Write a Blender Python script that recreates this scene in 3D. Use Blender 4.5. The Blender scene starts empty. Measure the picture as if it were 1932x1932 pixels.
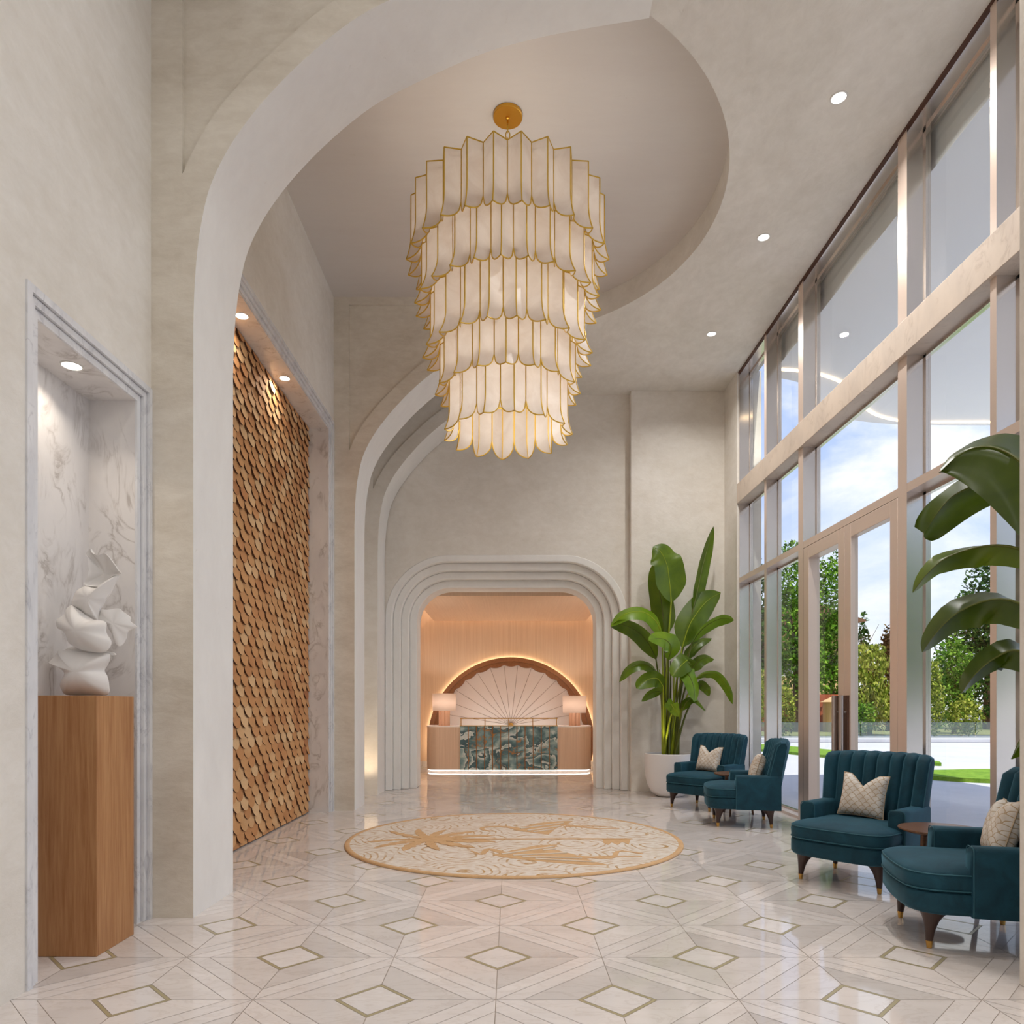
import bpy, bmesh, math, random
from mathutils import Vector, Matrix
random.seed(7)
PI = math.pi
S = bpy.context.scene
COL = S.collection
# ---------------------------------------------------------------- camera
F, CX, HY, CH = 1341.7, 963.0, 1334.0, 1.25      # focal length (px of a 1932 frame), principal column, horizon row, eye height
cam = bpy.data.cameras.new('camera'); co = bpy.data.objects.new('camera', cam); COL.objects.link(co)
cam.sensor_width = 36; cam.lens = 36 * F / 1932
cam.shift_x = (966 - CX) / 1932; cam.shift_y = (HY - 966) / 1932
cam.clip_start = .05; cam.clip_end = 500
co.location = (0, 0, CH); co.rotation_euler = (PI / 2, 0, 0)
S.camera = co
S.view_settings.view_transform = 'Standard'; S.view_settings.look = 'None'
S.view_settings.gamma = 1; S.view_settings.use_curve_mapping = False
S.view_settings.exposure = 0.32
c = S.cycles
c.use_denoising = True; c.max_bounces = 7; c.diffuse_bounces = 4; c.glossy_bounces = 3
c.use_adaptive_sampling = True; c.adaptive_threshold = .02
c.transmission_bounces = 4; c.transparent_max_bounces = 12
c.caustics_reflective = False; c.caustics_refractive = False; c.sample_clamp_indirect = 6
def P(px, py, Y): return Vector(((px - CX) * Y / F, Y, CH + (HY - py) * Y / F))
def FP(px, py, z=0.0):
    Y = (CH - z) * F / (py - HY); return Vector(((px - CX) * Y / F, Y, z))
def lin(r, g, b):
    f = lambda v: (v / 255 / 12.92) if v <= 10 else ((v / 255 + .055) / 1.055) ** 2.4
    return (f(r), f(g), f(b), 1)
# ---------------------------------------------------------------- materials
MATS = {}
def new_mat(name):
    m = bpy.data.materials.new(name); m.use_nodes = True
    nt = m.node_tree; nt.nodes.clear()
    out = nt.nodes.new('ShaderNodeOutputMaterial')
    MATS[name] = m
    return m, nt, out
def N(nt, typ, **kw):
    n = nt.nodes.new(typ)
    for k, v in kw.items():
        if k.startswith('i_'):
            key = k[2:]
            n.inputs[int(key) if key.isdigit() else key.replace('_', ' ')].default_value = v
        else: setattr(n, k, v)
    return n
def L(nt, a, b): nt.links.new(a, b)
def math_n(nt, op, a, b=None, c=None):
    n = nt.nodes.new('ShaderNodeMath'); n.operation = op
    for i, v in enumerate((a, b, c)):
        if v is None: continue
        if isinstance(v, (int, float)): n.inputs[i].default_value = v
        else: L(nt, v, n.inputs[i])
    return n.outputs[0]
def mixc(nt, fac, a, b, mode='MIX'):
    n = nt.nodes.new('ShaderNodeMix'); n.data_type = 'RGBA'; n.blend_type = mode
    if isinstance(fac, (int, float)): n.inputs[0].default_value = fac
    else: L(nt, fac, n.inputs[0])
    for i, v in ((6, a), (7, b)):
        if isinstance(v, tuple): n.inputs[i].default_value = v
        else: L(nt, v, n.inputs[i])
    return n.outputs[2]
def ramp(nt, fac, stops, interp='LINEAR'):
    n = nt.nodes.new('ShaderNodeValToRGB'); cr = n.color_ramp; cr.interpolation = interp
    while len(cr.elements) < len(stops): cr.elements.new(.5)
    for e, (p, col) in zip(cr.elements, stops):
        e.position = p; e.color = col if isinstance(col, tuple) else (col, col, col, 1)
    L(nt, fac, n.inputs[0]); return n.outputs[0]
def coords(nt, scale=(1, 1, 1), kind='Object'):
    t = N(nt, 'ShaderNodeTexCoord'); mp = N(nt, 'ShaderNodeMapping'); mp.inputs['Scale'].default_value = scale
    if kind == 'World':
        g = N(nt, 'ShaderNodeNewGeometry'); L(nt, g.outputs['Position'], mp.inputs[0])
    else: L(nt, t.outputs[kind], mp.inputs[0])
    return mp.outputs[0]
def noise(nt, vec, scale, detail=4, rough=.55, dist=0.0):
    n = N(nt, 'ShaderNodeTexNoise'); n.inputs['Scale'].default_value = scale; n.inputs['Detail'].default_value = detail
    n.inputs['Roughness'].default_value = rough; n.inputs['Distortion'].default_value = dist
    if vec is not None: L(nt, vec, n.inputs['Vector'])
    return n.outputs[0]
def bsdf(nt, out, col, rough=.5, metal=0.0, spec=.5, bump=None, bstr=.1, bdist=.01, **kw):
    b = N(nt, 'ShaderNodeBsdfPrincipled')
    if isinstance(col, tuple): b.inputs['Base Color'].default_value = col
    else: L(nt, col, b.inputs['Base Color'])
    if isinstance(rough, (int, float)): b.inputs['Roughness'].default_value = rough
    else: L(nt, rough, b.inputs['Roughness'])
    b.inputs['Metallic'].default_value = metal; b.inputs['Specular IOR Level'].default_value = spec
    for k, v in kw.items(): b.inputs[k.replace('_', ' ')].default_value = v
    if bump is not None:
        bp = N(nt, 'ShaderNodeBump'); bp.inputs['Strength'].default_value = bstr; bp.inputs['Distance'].default_value = bdist
        L(nt, bump, bp.inputs['Height']); L(nt, bp.outputs[0], b.inputs['Normal'])
    L(nt, b.outputs[0], out.inputs[0]); return b
def simple(name, col, rough=.5, metal=0.0, spec=.5, **kw):
    m, nt, out = new_mat(name); bsdf(nt, out, col, rough, metal, spec, **kw); return m
def emit(name, col, strength):
    m, nt, out = new_mat(name); e = N(nt, 'ShaderNodeEmission'); e.inputs[0].default_value = col; e.inputs[1].default_value = strength
    L(nt, e.outputs[0], out.inputs[0]); return m
def plaster(name, a, b, stretch=(1, 1, 1), rough=.75, bstr=.12):
    m, nt, out = new_mat(name); v = coords(nt, stretch, 'World')
    n1 = noise(nt, v, 1.3, 8, .62, .6); n2 = noise(nt, v, 9, 8, .7, .4)
    f = ramp(nt, math_n(nt, 'ADD', math_n(nt, 'MULTIPLY', n1, .6), math_n(nt, 'MULTIPLY', n2, .4)), [(.36, 0.0), (.64, 1.0)])
    col = mixc(nt, f, a, b)
    pit = ramp(nt, noise(nt, v, 16, 10, .75, 1.2), [(.27, (.80, .78, .74, 1)), (.36, (1, 1, 1, 1))])
    col = mixc(nt, 1.0, col, pit, 'MULTIPLY')
    bsdf(nt, out, col, rough, 0, .3, bump=n2, bstr=bstr, bdist=.02); return m
M_PL = plaster('plaster', lin(223, 216, 205), lin(238, 233, 225), (1, 1, 1.5), bstr=.2)
M_PLD = plaster('plaster_arch_face', lin(209, 199, 183), lin(233, 226, 213), (.8, .8, 1.8), bstr=.22)
M_PLW = plaster('plaster_jamb', lin(234, 231, 227), lin(242, 240, 236), (1, 1, .6), bstr=.06)
M_PLR = plaster('plaster_recess', lin(216, 209, 204), lin(220, 214, 209), (.4, 2, .4), rough=.32, bstr=.02)
M_CEIL = plaster('plaster_soffit', lin(222, 217, 208), lin(240, 236, 229), (1.2, .8, 1), bstr=.18)
def marble(name, base, vein, scale=1.6, rough=.22, rot=.6, amount=1.0):
    m, nt, out = new_mat(name)
    g = N(nt, 'ShaderNodeNewGeometry'); mp = N(nt, 'ShaderNodeMapping'); mp.inputs['Rotation'].default_value = (rot, .5, .3)
    mp.inputs['Scale'].default_value = (1.5, 1.5, .8)
    L(nt, g.outputs['Position'], mp.inputs[0]); v = mp.outputs[0]
    n1 = noise(nt, v, scale, 6, .55, 1.3)
    f = ramp(nt, math_n(nt, 'ABSOLUTE', math_n(nt, 'SUBTRACT', n1, .5)), [(0.0, 1.0), (.018, .45), (.06, 0.0)])
    n3 = noise(nt, v, scale * 1.4, 3, .5)
    f = math_n(nt, 'MULTIPLY', f, ramp(nt, n3, [(.42, 0.0), (.62, amount)]))
    cloud = ramp(nt, noise(nt, v, scale * .9, 4), [(.35, (.9, .9, .91, 1)), (.6, (1, 1, 1, 1))])
    col = mixc(nt, f, base, vein); col = mixc(nt, 1.0, col, cloud, 'MULTIPLY')
    bsdf(nt, out, col, rough, 0, .5); return m
M_MAR = marble('white_marble', lin(230, 226, 223), lin(176, 167, 160), 3.0, .18, .6, .8)
M_MARF = marble('white_marble_frame', lin(230, 230, 232), lin(190, 190, 196), 5.0, .25, .6, .7)
def wood(name, a, b, grain=(26, 26, .6), rough=.45, streak=1.0):
    m, nt, out = new_mat(name); v = coords(nt, grain, 'World')
    n1 = noise(nt, v, 1.0, 6, .65, .3); n2 = noise(nt, v, 4.0, 4, .6, .1)
    f = math_n(nt, 'ADD', math_n(nt, 'MULTIPLY', n1, .6), math_n(nt, 'MULTIPLY', n2, .4))
    col = mixc(nt, ramp(nt, f, [(.5 - .14 / streak, 0.0), (.5 + .14 / streak, 1.0)]), a, b)
    bsdf(nt, out, col, rough, 0, .35, bump=f, bstr=.05, bdist=.004); return m
M_PED = wood('pedestal_wood', lin(160, 108, 66), lin(190, 142, 96), (22, 22, 1.2), .5)
M_ALW = wood('alcove_wood', lin(210, 182, 154), lin(228, 204, 178), (40, 40, .5), .5)
M_ALC = wood('alcove_ceiling_wood', lin(212, 180, 152), lin(222, 192, 164), (40, .6, 1), .5)
M_DESKW = wood('desk_wood', lin(200, 170, 146), lin(220, 194, 170), (60, 60, .5), .45)
M_TABW = wood('walnut', lin(92, 62, 44), lin(124, 88, 62), (6, 30, 30), .35)
M_LEG = simple('dark_walnut_leg', lin(58, 36, 28), .35)
M_BRASS = simple('brass', lin(214, 168, 92), .25, 1.0)
M_GOLD = simple('gold_rim', lin(214, 174, 62), .4, .25)
M_CANOPYG = simple('gold_canopy', lin(222, 166, 66), .3, .9)
M_BRONZE = simple('bronze', lin(156, 104, 54), .35, .8)
M_WHITEC = simple('white_ceramic', lin(232, 228, 224), .5)
M_POT = simple('pot_white', lin(236, 232, 230), .55)
M_SOIL = simple('soil', lin(48, 36, 26), .95)
def frame_mat():
    m, nt, out = new_mat('champagne_frame'); bsdf(nt, out, lin(226, 206, 192), .33, .35, .5); return m
M_FR = frame_mat()
M_FRM = simple('champagne_reveal', lin(222, 214, 208), .17, .88)
M_BEAM = marble('beam_travertine', lin(216, 200, 184), lin(180, 160, 142), 3.0, .5, .2, .5)
M_GAP = simple('dark_brown_gap', lin(84, 52, 38), .6)
M_HAND = simple('handle_steel', lin(190, 180, 176), .3, .9)
M_HANDB = simple('handle_block', lin(96, 66, 52), .5)
def glass():
    m, nt, out = new_mat('window_glass')
    t = N(nt, 'ShaderNodeBsdfTransparent'); t.inputs[0].default_value = (.96, .975, .97, 1)
    g = N(nt, 'ShaderNodeBsdfGlossy'); g.inputs['Roughness'].default_value = .0
    fr = N(nt, 'ShaderNodeFresnel'); fr.inputs[0].default_value = 1.35
    geo = N(nt, 'ShaderNodeNewGeometry'); fac = math_n(nt, 'MULTIPLY', fr.outputs[0], math_n(nt, 'SUBTRACT', 1.0, geo.outputs['Backfacing']))
    mx = N(nt, 'ShaderNodeMixShader'); L(nt, fac, mx.inputs[0]); L(nt, t.outputs[0], mx.inputs[1]); L(nt, g.outputs[0], mx.inputs[2])
    L(nt, mx.outputs[0], out.inputs[0]); return m
M_GLASS = glass()
def tinted():
    m, nt, out = new_mat('railing_glass')
    t = N(nt, 'ShaderNodeBsdfTransparent'); t.inputs[0].default_value = (.72, .78, .78, 1)
    d = N(nt, 'ShaderNodeBsdfDiffuse'); d.inputs[0].default_value = lin(200, 210, 214)
    mx = N(nt, 'ShaderNodeMixShader'); mx.inputs[0].default_value = .12; L(nt, t.outputs[0], mx.inputs[1]); L(nt, d.outputs[0], mx.inputs[2])
    L(nt, mx.outputs[0], out.inputs[0]); return m
M_TINT = tinted()
def floor_mat():
    m, nt, out = new_mat('marble_floor_tiles')
    at = N(nt, 'ShaderNodeAttribute'); at.attribute_name = 'tile'
    g = N(nt, 'ShaderNodeNewGeometry')
    sh = N(nt, 'ShaderNodeVectorMath'); sh.operation = 'MULTIPLY_ADD'       # every tile is cut from another spot of the slab
    L(nt, at.outputs['Color'], sh.inputs[0]); sh.inputs[1].default_value = (40, 70, 90); L(nt, g.outputs['Position'], sh.inputs[2])
    mp = N(nt, 'ShaderNodeMapping'); mp.inputs['Scale'].default_value = (1, 2.2, 1); L(nt, sh.outputs[0], mp.inputs[0])
    v = mp.outputs[0]
    cloud = ramp(nt, noise(nt, v, 1.6, 5, .6, .8), [(.3, (.90, .89, .89, 1)), (.62, (1, 1, 1, 1))])
    vn = noise(nt, v, 2.6, 6, .6, 1.6)
    vein = ramp(nt, math_n(nt, 'ABSOLUTE', math_n(nt, 'SUBTRACT', vn, .5)), [(0.0, (.86, .83, .80, 1)), (.03, (1, 1, 1, 1))])
    col = mixc(nt, 1.0, at.outputs['Color'], cloud, 'MULTIPLY'); col = mixc(nt, .5, col, vein, 'MULTIPLY')
    bsdf(nt, out, col, .06, 0, .6); return m
M_FLOOR = floor_mat()
M_GROUT = simple('floor_grout', lin(168, 154, 142), .4)
M_FBRASS = simple('floor_brass_inlay', lin(192, 180, 142), .3, .25)
def scales_mat():
    m, nt, out = new_mat('wooden_scales')
    g = N(nt, 'ShaderNodeNewGeometry'); v = coords(nt, (1, 1, 1), 'World')
    r = math_n(nt, 'ADD', math_n(nt, 'MULTIPLY', g.outputs['Random Per Island'], .6), math_n(nt, 'MULTIPLY', noise(nt, v, .9, 3, .6, .5), .75))
    col = ramp(nt, r, [(.26, lin(172, 114, 76)), (.44, lin(204, 148, 100)), (.78, lin(214, 164, 114)), (.93, lin(230, 192, 146))])
    fine = ramp(nt, noise(nt, v, 70, 4, .7), [(.3, (.88, .86, .84, 1)), (.7, (1.0, 1.0, 1.0, 1))])
    bsdf(nt, out, mixc(nt, 1.0, col, fine, 'MULTIPLY'), .75, 0, .15); return m
M_SCALE = scales_mat()
def velvet():
    m, nt, out = new_mat('teal_velvet'); v = coords(nt, (1, 1, 1), 'Object')
    n1 = noise(nt, v, 6, 6, .65, .8)
    col = mixc(nt, ramp(nt, n1, [(.35, 0.0), (.7, 1.0)]), lin(19, 57, 71), lin(27, 74, 90))
    b = bsdf(nt, out, col, .7, 0, .25, bump=noise(nt, v, 160, 2), bstr=.08, bdist=.002)
    b.inputs['Sheen Weight'].default_value = .55; b.inputs['Sheen Roughness'].default_value = .35
    b.inputs['Sheen Tint'].default_value = lin(120, 180, 205); return m
M_VEL = velvet()
M_PIPE = simple('teal_piping', lin(40, 92, 106), .7)
def cushion_mat():
    m, nt, out = new_mat('scallop_cushion')
    t = N(nt, 'ShaderNodeTexCoord'); sp = N(nt, 'ShaderNodeSeparateXYZ'); L(nt, t.outputs['Object'], sp.inputs[0])
    x = math_n(nt, 'MULTIPLY', sp.outputs[0], 19.0); y = math_n(nt, 'MULTIPLY', sp.outputs[2], 38.0)
    y = math_n(nt, 'ADD', y, 20.0)
    row = math_n(nt, 'FLOOR', y); off = math_n(nt, 'MULTIPLY', math_n(nt, 'MODULO', row, 2.0), .5)
    fx = math_n(nt, 'SUBTRACT', math_n(nt, 'FRACT', math_n(nt, 'ADD', math_n(nt, 'ADD', x, 50.0), off)), .5)
    fy = math_n(nt, 'MULTIPLY', math_n(nt, 'FRACT', y), .5)
    d = math_n(nt, 'SQRT', math_n(nt, 'ADD', math_n(nt, 'MULTIPLY', fx, fx), math_n(nt, 'MULTIPLY', fy, fy)))
    line = math_n(nt, 'LESS_THAN', math_n(nt, 'ABSOLUTE', math_n(nt, 'SUBTRACT', d, .46)), .035)
    v = coords(nt); base = mixc(nt, ramp(nt, noise(nt, v, 14, 4), [(.35, 0.0), (.65, 1.0)]), lin(214, 203, 190), lin(236, 229, 220))
    col = mixc(nt, math_n(nt, 'MULTIPLY', line, .8), base, lin(176, 142, 88))
    bsdf(nt, out, col, .7, 0, .3); return m
M_CUSH = cushion_mat()
def rug_mat():
    m, nt, out = new_mat('rug_field'); v = coords(nt, (1, 1, 1), 'Object')
    vo = N(nt, 'ShaderNodeTexVoronoi'); vo.inputs['Scale'].default_value = 1.7; vo.inputs['Randomness'].default_value = .85
    wob = N(nt, 'ShaderNodeVectorMath'); wob.operation = 'MULTIPLY_ADD'
    nz = N(nt, 'ShaderNodeTexNoise'); nz.inputs['Scale'].default_value = 2.2; L(nt, v, nz.inputs['Vector'])
    L(nt, nz.outputs['Color'], wob.inputs[0]); wob.inputs[1].default_value = (.16, .16, 0); L(nt, v, wob.inputs[2]); L(nt, wob.outputs[0], vo.inputs['Vector'])
    rings = math_n(nt, 'FRACT', math_n(nt, 'MULTIPLY', vo.outputs['Distance'], 10.5))
    ln = math_n(nt, 'LESS_THAN', math_n(nt, 'ABSOLUTE', math_n(nt, 'SUBTRACT', rings, .5)), .13)
    brk = ramp(nt, noise(nt, v, 7.0, 2), [(.40, 0.15), (.52, 1.0)])
    fleck = ramp(nt, noise(nt, v, 40, 3, .6), [(.35, .4), (.6, 1.0)])
    f = math_n(nt, 'MULTIPLY', math_n(nt, 'MULTIPLY', ln, brk), fleck)
    base = mixc(nt, ramp(nt, noise(nt, v, 18, 4), [(.35, 0.0), (.65, 1.0)]), lin(222, 208, 192), lin(238, 230, 220))
    col = mixc(nt, f, base, lin(190, 148, 88))
    bsdf(nt, out, col, .45, 0, .3, bump=noise(nt, coords(nt, (4, 120, 1), 'Object'), 1.0, 2), bstr=.15, bdist=.004); return m
M_RUG = rug_mat()
M_RUGB = plaster('rug_tan', lin(206, 164, 118), lin(222, 184, 138), (8, 8, 8), .6)
def onyx():
    m, nt, out = new_mat('teal_onyx')
    t = N(nt, 'ShaderNodeTexCoord'); mp = N(nt, 'ShaderNodeMapping'); mp.inputs['Scale'].default_value = (1.0, 1, 1.5); mp.inputs['Rotation'].default_value = (0, .45, 0)
    L(nt, t.outputs['Object'], mp.inputs[0]); v = mp.outputs[0]
    wob = N(nt, 'ShaderNodeVectorMath'); wob.operation = 'MULTIPLY_ADD'
    nz = N(nt, 'ShaderNodeTexNoise'); nz.inputs['Scale'].default_value = 2.4; nz.inputs['Detail'].default_value = 5; L(nt, v, nz.inputs['Vector'])
    L(nt, nz.outputs['Color'], wob.inputs[0]); wob.inputs[1].default_value = (.45, .45, .45); L(nt, v, wob.inputs[2])
    a = math_n(nt, 'FRACT', math_n(nt, 'MULTIPLY', noise(nt, wob.outputs[0], 1.5, 4, .5, .4), 7.0))
    soft = noise(nt, v, 7, 5, .6, .6)
    a = math_n(nt, 'ADD', math_n(nt, 'MULTIPLY', a, .82), math_n(nt, 'MULTIPLY', soft, .3))
    col = ramp(nt, a, [(.08, lin(60, 86, 92)), (.16, lin(206, 214, 212)), (.36, lin(152, 174, 174)), (.62, lin(104, 134, 138)), (.85, lin(70, 100, 106)), (1.0, lin(58, 84, 90))])
    n2 = noise(nt, wob.outputs[0], 1.5, 4, .5, .6)
    gv = ramp(nt, math_n(nt, 'ABSOLUTE', math_n(nt, 'SUBTRACT', n2, .52)), [(0.0, 1.0), (.006, .5), (.011, 0.0)])
    gv = math_n(nt, 'MULTIPLY', gv, ramp(nt, noise(nt, v, 9, 3), [(.4, .1), (.55, 1.0)]))
    col = mixc(nt, gv, col, lin(176, 122, 60))
    bsdf(nt, out, col, .15, 0, .5); return m
M_ONYX = onyx()
M_FAN = simple('fan_pink', lin(240, 232, 229), .4)
M_FANL = simple('fan_line', lin(150, 128, 116), .5)
M_ARCHW = wood('arch_wood', lin(140, 92, 56), lin(160, 110, 70), (20, 20, 20), .4)
def shade_mat():
    m, nt, out = new_mat('alabaster_shade'); v = coords(nt, (1, 1, 1), 'World')
    col = mixc(nt, ramp(nt, noise(nt, v, 5, 4, .6, 1.0), [(.3, 0.0), (.7, 1.0)]), lin(226, 214, 204), lin(240, 232, 225))
    d = N(nt, 'ShaderNodeBsdfDiffuse'); L(nt, col, d.inputs[0])
    t = N(nt, 'ShaderNodeBsdfTranslucent'); L(nt, col, t.inputs[0])
    g = N(nt, 'ShaderNodeBsdfGlossy'); g.inputs['Roughness'].default_value = .35
    mx = N(nt, 'ShaderNodeMixShader'); mx.inputs[0].default_value = .5; L(nt, d.outputs[0], mx.inputs[1]); L(nt, t.outputs[0], mx.inputs[2])
    m2 = N(nt, 'ShaderNodeMixShader'); m2.inputs[0].default_value = .05; L(nt, mx.outputs[0], m2.inputs[1]); L(nt, g.outputs[0], m2.inputs[2])
    L(nt, m2.outputs[0], out.inputs[0]); return m
M_SHADE = shade_mat()
def lampshade():
    m, nt, out = new_mat('lamp_shade_fabric')
    d = N(nt, 'ShaderNodeBsdfDiffuse'); d.inputs[0].default_value = lin(244, 234, 226)
    t = N(nt, 'ShaderNodeBsdfTranslucent'); t.inputs[0].default_value = lin(250, 238, 228)
    mx = N(nt, 'ShaderNodeMixShader'); mx.inputs[0].default_value = .55; L(nt, d.outputs[0], mx.inputs[1]); L(nt, t.outputs[0], mx.inputs[2])
    L(nt, mx.outputs[0], out.inputs[0]); return m
M_LSH = lampshade()
M_LBASE = simple('lamp_base_pink', lin(236, 190, 160), .2)
def leafmat(name, a, b, tr=.28, rough=.32):
    m, nt, out = new_mat(name); v = coords(nt, (1, 1, 1), 'World')
    col = mixc(nt, ramp(nt, noise(nt, v, 3, 4, .6, .6), [(.3, 0.0), (.7, 1.0)]), a, b)
    p = N(nt, 'ShaderNodeBsdfPrincipled'); L(nt, col, p.inputs['Base Color']); p.inputs['Roughness'].default_value = rough
    p.inputs['Specular IOR Level'].default_value = .45
    t = N(nt, 'ShaderNodeBsdfTranslucent'); L(nt, mixc(nt, .5, col, lin(120, 150, 20)), t.inputs[0])
    mx = N(nt, 'ShaderNodeMixShader'); mx.inputs[0].default_value = tr; L(nt, p.outputs[0], mx.inputs[1]); L(nt, t.outputs[0], mx.inputs[2])
    L(nt, mx.outputs[0], out.inputs[0]); return m
M_LEAF = leafmat('banana_leaf', lin(66, 92, 16), lin(104, 130, 28))
M_LEAF2 = leafmat('banana_leaf_fresh', lin(92, 134, 22), lin(134, 164, 36))
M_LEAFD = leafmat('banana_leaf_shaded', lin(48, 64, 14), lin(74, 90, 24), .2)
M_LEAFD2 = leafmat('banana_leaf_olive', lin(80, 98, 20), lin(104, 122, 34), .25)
M_RIB = simple('leaf_rib', lin(132, 148, 44), .45)
M_STEM = simple('leaf_stalk', lin(88, 96, 24), .45)
M_STEM2 = simple('leaf_stalk_bright', lin(150, 164, 30), .45)
def treeleaf(name, cols):
    m, nt, out = new_mat(name); g = N(nt, 'ShaderNodeNewGeometry')
    col = ramp(nt, g.outputs['Random Per Island'], [(i / (len(cols) - 1), q) for i, q in enumerate(cols)])
    d = N(nt, 'ShaderNodeBsdfDiffuse'); L(nt, col, d.inputs[0]); t = N(nt, 'ShaderNodeBsdfTranslucent'); L(nt, col, t.inputs[0])
    mx = N(nt, 'ShaderNodeMixShader'); mx.inputs[0].default_value = .3; L(nt, d.outputs[0], mx.inputs[1]); L(nt, t.outputs[0], mx.inputs[2])
    L(nt, mx.outputs[0], out.inputs[0]); return m
M_TL1 = treeleaf('tree_leaves_green', [lin(40, 70, 22), lin(88, 132, 40), lin(150, 186, 74)])
M_TL2 = treeleaf('tree_leaves_yellow', [lin(70, 92, 26), lin(142, 158, 54), lin(196, 196, 96)])
M_TL3 = treeleaf('tree_leaves_dark', [lin(24, 46, 22), lin(52, 84, 36), lin(96, 128, 62)])
M_TL4 = treeleaf('tree_leaves_brown', [lin(50, 38, 24), lin(92, 66, 38), lin(116, 96, 50)])
M_BARK = simple('bark', lin(84, 62, 48), .9)
M_PAVE = plaster('white_paving', lin(180, 180, 185), lin(192, 192, 197), (.5, .5, .5), .7, .02)
M_ROAD = simple('asphalt', lin(112, 110, 116), .9)
M_LAWN = plaster('lawn_soil', lin(150, 146, 84), lin(176, 166, 104), (1, 1, 1), .9)
def grassmat():
    m, nt, out = new_mat('turf'); v = coords(nt, (1, 1, 1), 'World')
    col = mixc(nt, ramp(nt, noise(nt, v, 8, 6, .7), [(.3, 0.0), (.7, 1.0)]), lin(78, 116, 30), lin(128, 160, 56))
    bsdf(nt, out, col, .9, 0, .1, bump=noise(nt, v, 60, 4), bstr=.4, bdist=.03); return m
M_GRASS = grassmat()
M_CANW = simple('canopy_white', lin(246, 246, 248), .7)
M_HOUSE = simple('house_wall', lin(214, 178, 132), .8)
M_ROOF = simple('house_roof', lin(120, 84, 62), .8)
M_RED = simple('brick_red', lin(168, 88, 58), .85)
M_LED = emit('led_warm_white', (1, .80, .55, 1), 7.0)
M_LEDC = emit('led_canopy', (1, .74, .46, 1), 4.5)
M_LEDD = emit('led_desk', (1, .93, .84, 1), 3.0)
M_DOWN = emit('downlight_glow', (1, .95, .88, 1), 6.0)
M_DOWNC = emit('downlight_cool', (1, .98, .95, 1), 1.25)
M_DRIM = simple('downlight_rim', lin(225, 222, 216), .4)
# ---------------------------------------------------------------- mesh helpers
class MB:
    def __init__(s): s.v = []; s.f = []
    def add(s, vs, fs):
        o = len(s.v); s.v += [tuple(v) for v in vs]; s.f += [tuple(i + o for i in f) for f in fs]; return s
    def box(s, x0, x1, y0, y1, z0, z1):
        return s.add([(x0, y0, z0), (x1, y0, z0), (x1, y1, z0), (x0, y1, z0), (x0, y0, z1), (x1, y0, z1), (x1, y1, z1), (x0, y1, z1)],
                     [(0, 3, 2, 1), (4, 5, 6, 7), (0, 1, 5, 4), (1, 2, 6, 5), (2, 3, 7, 6), (3, 0, 4, 7)])
    def poly(s, pts, axis, a, b):
        """extrude a simple 2-D polygon along an axis (X: pts=(y,z), Y: pts=(x,z), Z: pts=(x,y))"""
        mk = {'X': lambda p, t: (t, p[0], p[1]), 'Y': lambda p, t: (p[0], t, p[1]), 'Z': lambda p, t: (p[0], p[1], t)}[axis]
        n = len(pts)
        return s.add([mk(p, a) for p in pts] + [mk(p, b) for p in pts],
                     [tuple(range(n - 1, -1, -1)), tuple(range(n, 2 * n))] + [(i, (i + 1) % n, n + (i + 1) % n, n + i) for i in range(n)])
    def tube(s, pts, r, n=8, caps=True, squash=1.0):
        pts = [Vector(p) for p in pts]; m = len(pts)
        rs = r if isinstance(r, (list, tuple)) else [r] * m
        up = Vector((0, 0, 1)); vs = []; prev = None
        for i, p in enumerate(pts):
            t = (pts[min(i + 1, m - 1)] - pts[max(i - 1, 0)])
            t = t.normalized() if t.length > 1e-9 else Vector((0, 0, 1))
            if prev is None:
                a = t.cross(up)
                if a.length < .05: a = t.cross(Vector((1, 0, 0)))
                a.normalize()
            else:
                a = prev - t * prev.dot(t)
                a = a.normalized() if a.length > 1e-6 else t.orthogonal().normalized()
            prev = a; b = t.cross(a)
            for k in range(n):
                q = 2 * PI * (k + .5) / n
                vs.append(p + a * math.cos(q) * rs[i] + b * math.sin(q) * rs[i] * squash)
        fs = [(i * n + k, i * n + (k + 1) % n, (i + 1) * n + (k + 1) % n, (i + 1) * n + k) for i in range(m - 1) for k in range(n)]
        if caps: fs += [tuple(range(n - 1, -1, -1)), tuple((m - 1) * n + k for k in range(n))]
        return s.add(vs, fs)
    def lathe(s, prof, n=32, c=(0, 0, 0), cap0=True, cap1=True):
        vs = [(c[0] + r * math.cos(2 * PI * k / n), c[1] + r * math.sin(2 * PI * k / n), c[2] + z) for r, z in prof for k in range(n)]
        m = len(prof)
        fs = [(i * n + k, i * n + (k + 1) % n, (i + 1) * n + (k + 1) % n, (i + 1) * n + k) for i in range(m - 1) for k in range(n)]
        if cap0: fs.append(tuple(range(n - 1, -1, -1)))
        if cap1: fs.append(tuple((m - 1) * n + k for k in range(n)))
        return s.add(vs, fs)
    def grid(s, rows, close_u=False, flip=False):
        n = len(rows[0]); vs = [v for r in rows for v in r]; fs = []
        for i in range(len(rows) - 1):
            for k in range(n if close_u else n - 1):
                q = (i * n + k, i * n + (k + 1) % n, (i + 1) * n + (k + 1) % n, (i + 1) * n + k)
                fs.append(q[::-1] if flip else q)
        return s.add(vs, fs)
    def loft(s, rings):
        n = len(rings[0]); s.grid(rings, True)
        o = len(s.v) - n * len(rings)
        s.f += [tuple(o + i for i in range(n - 1, -1, -1)), tuple(o + (len(rings) - 1) * n + i for i in range(n))]
        return s
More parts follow.
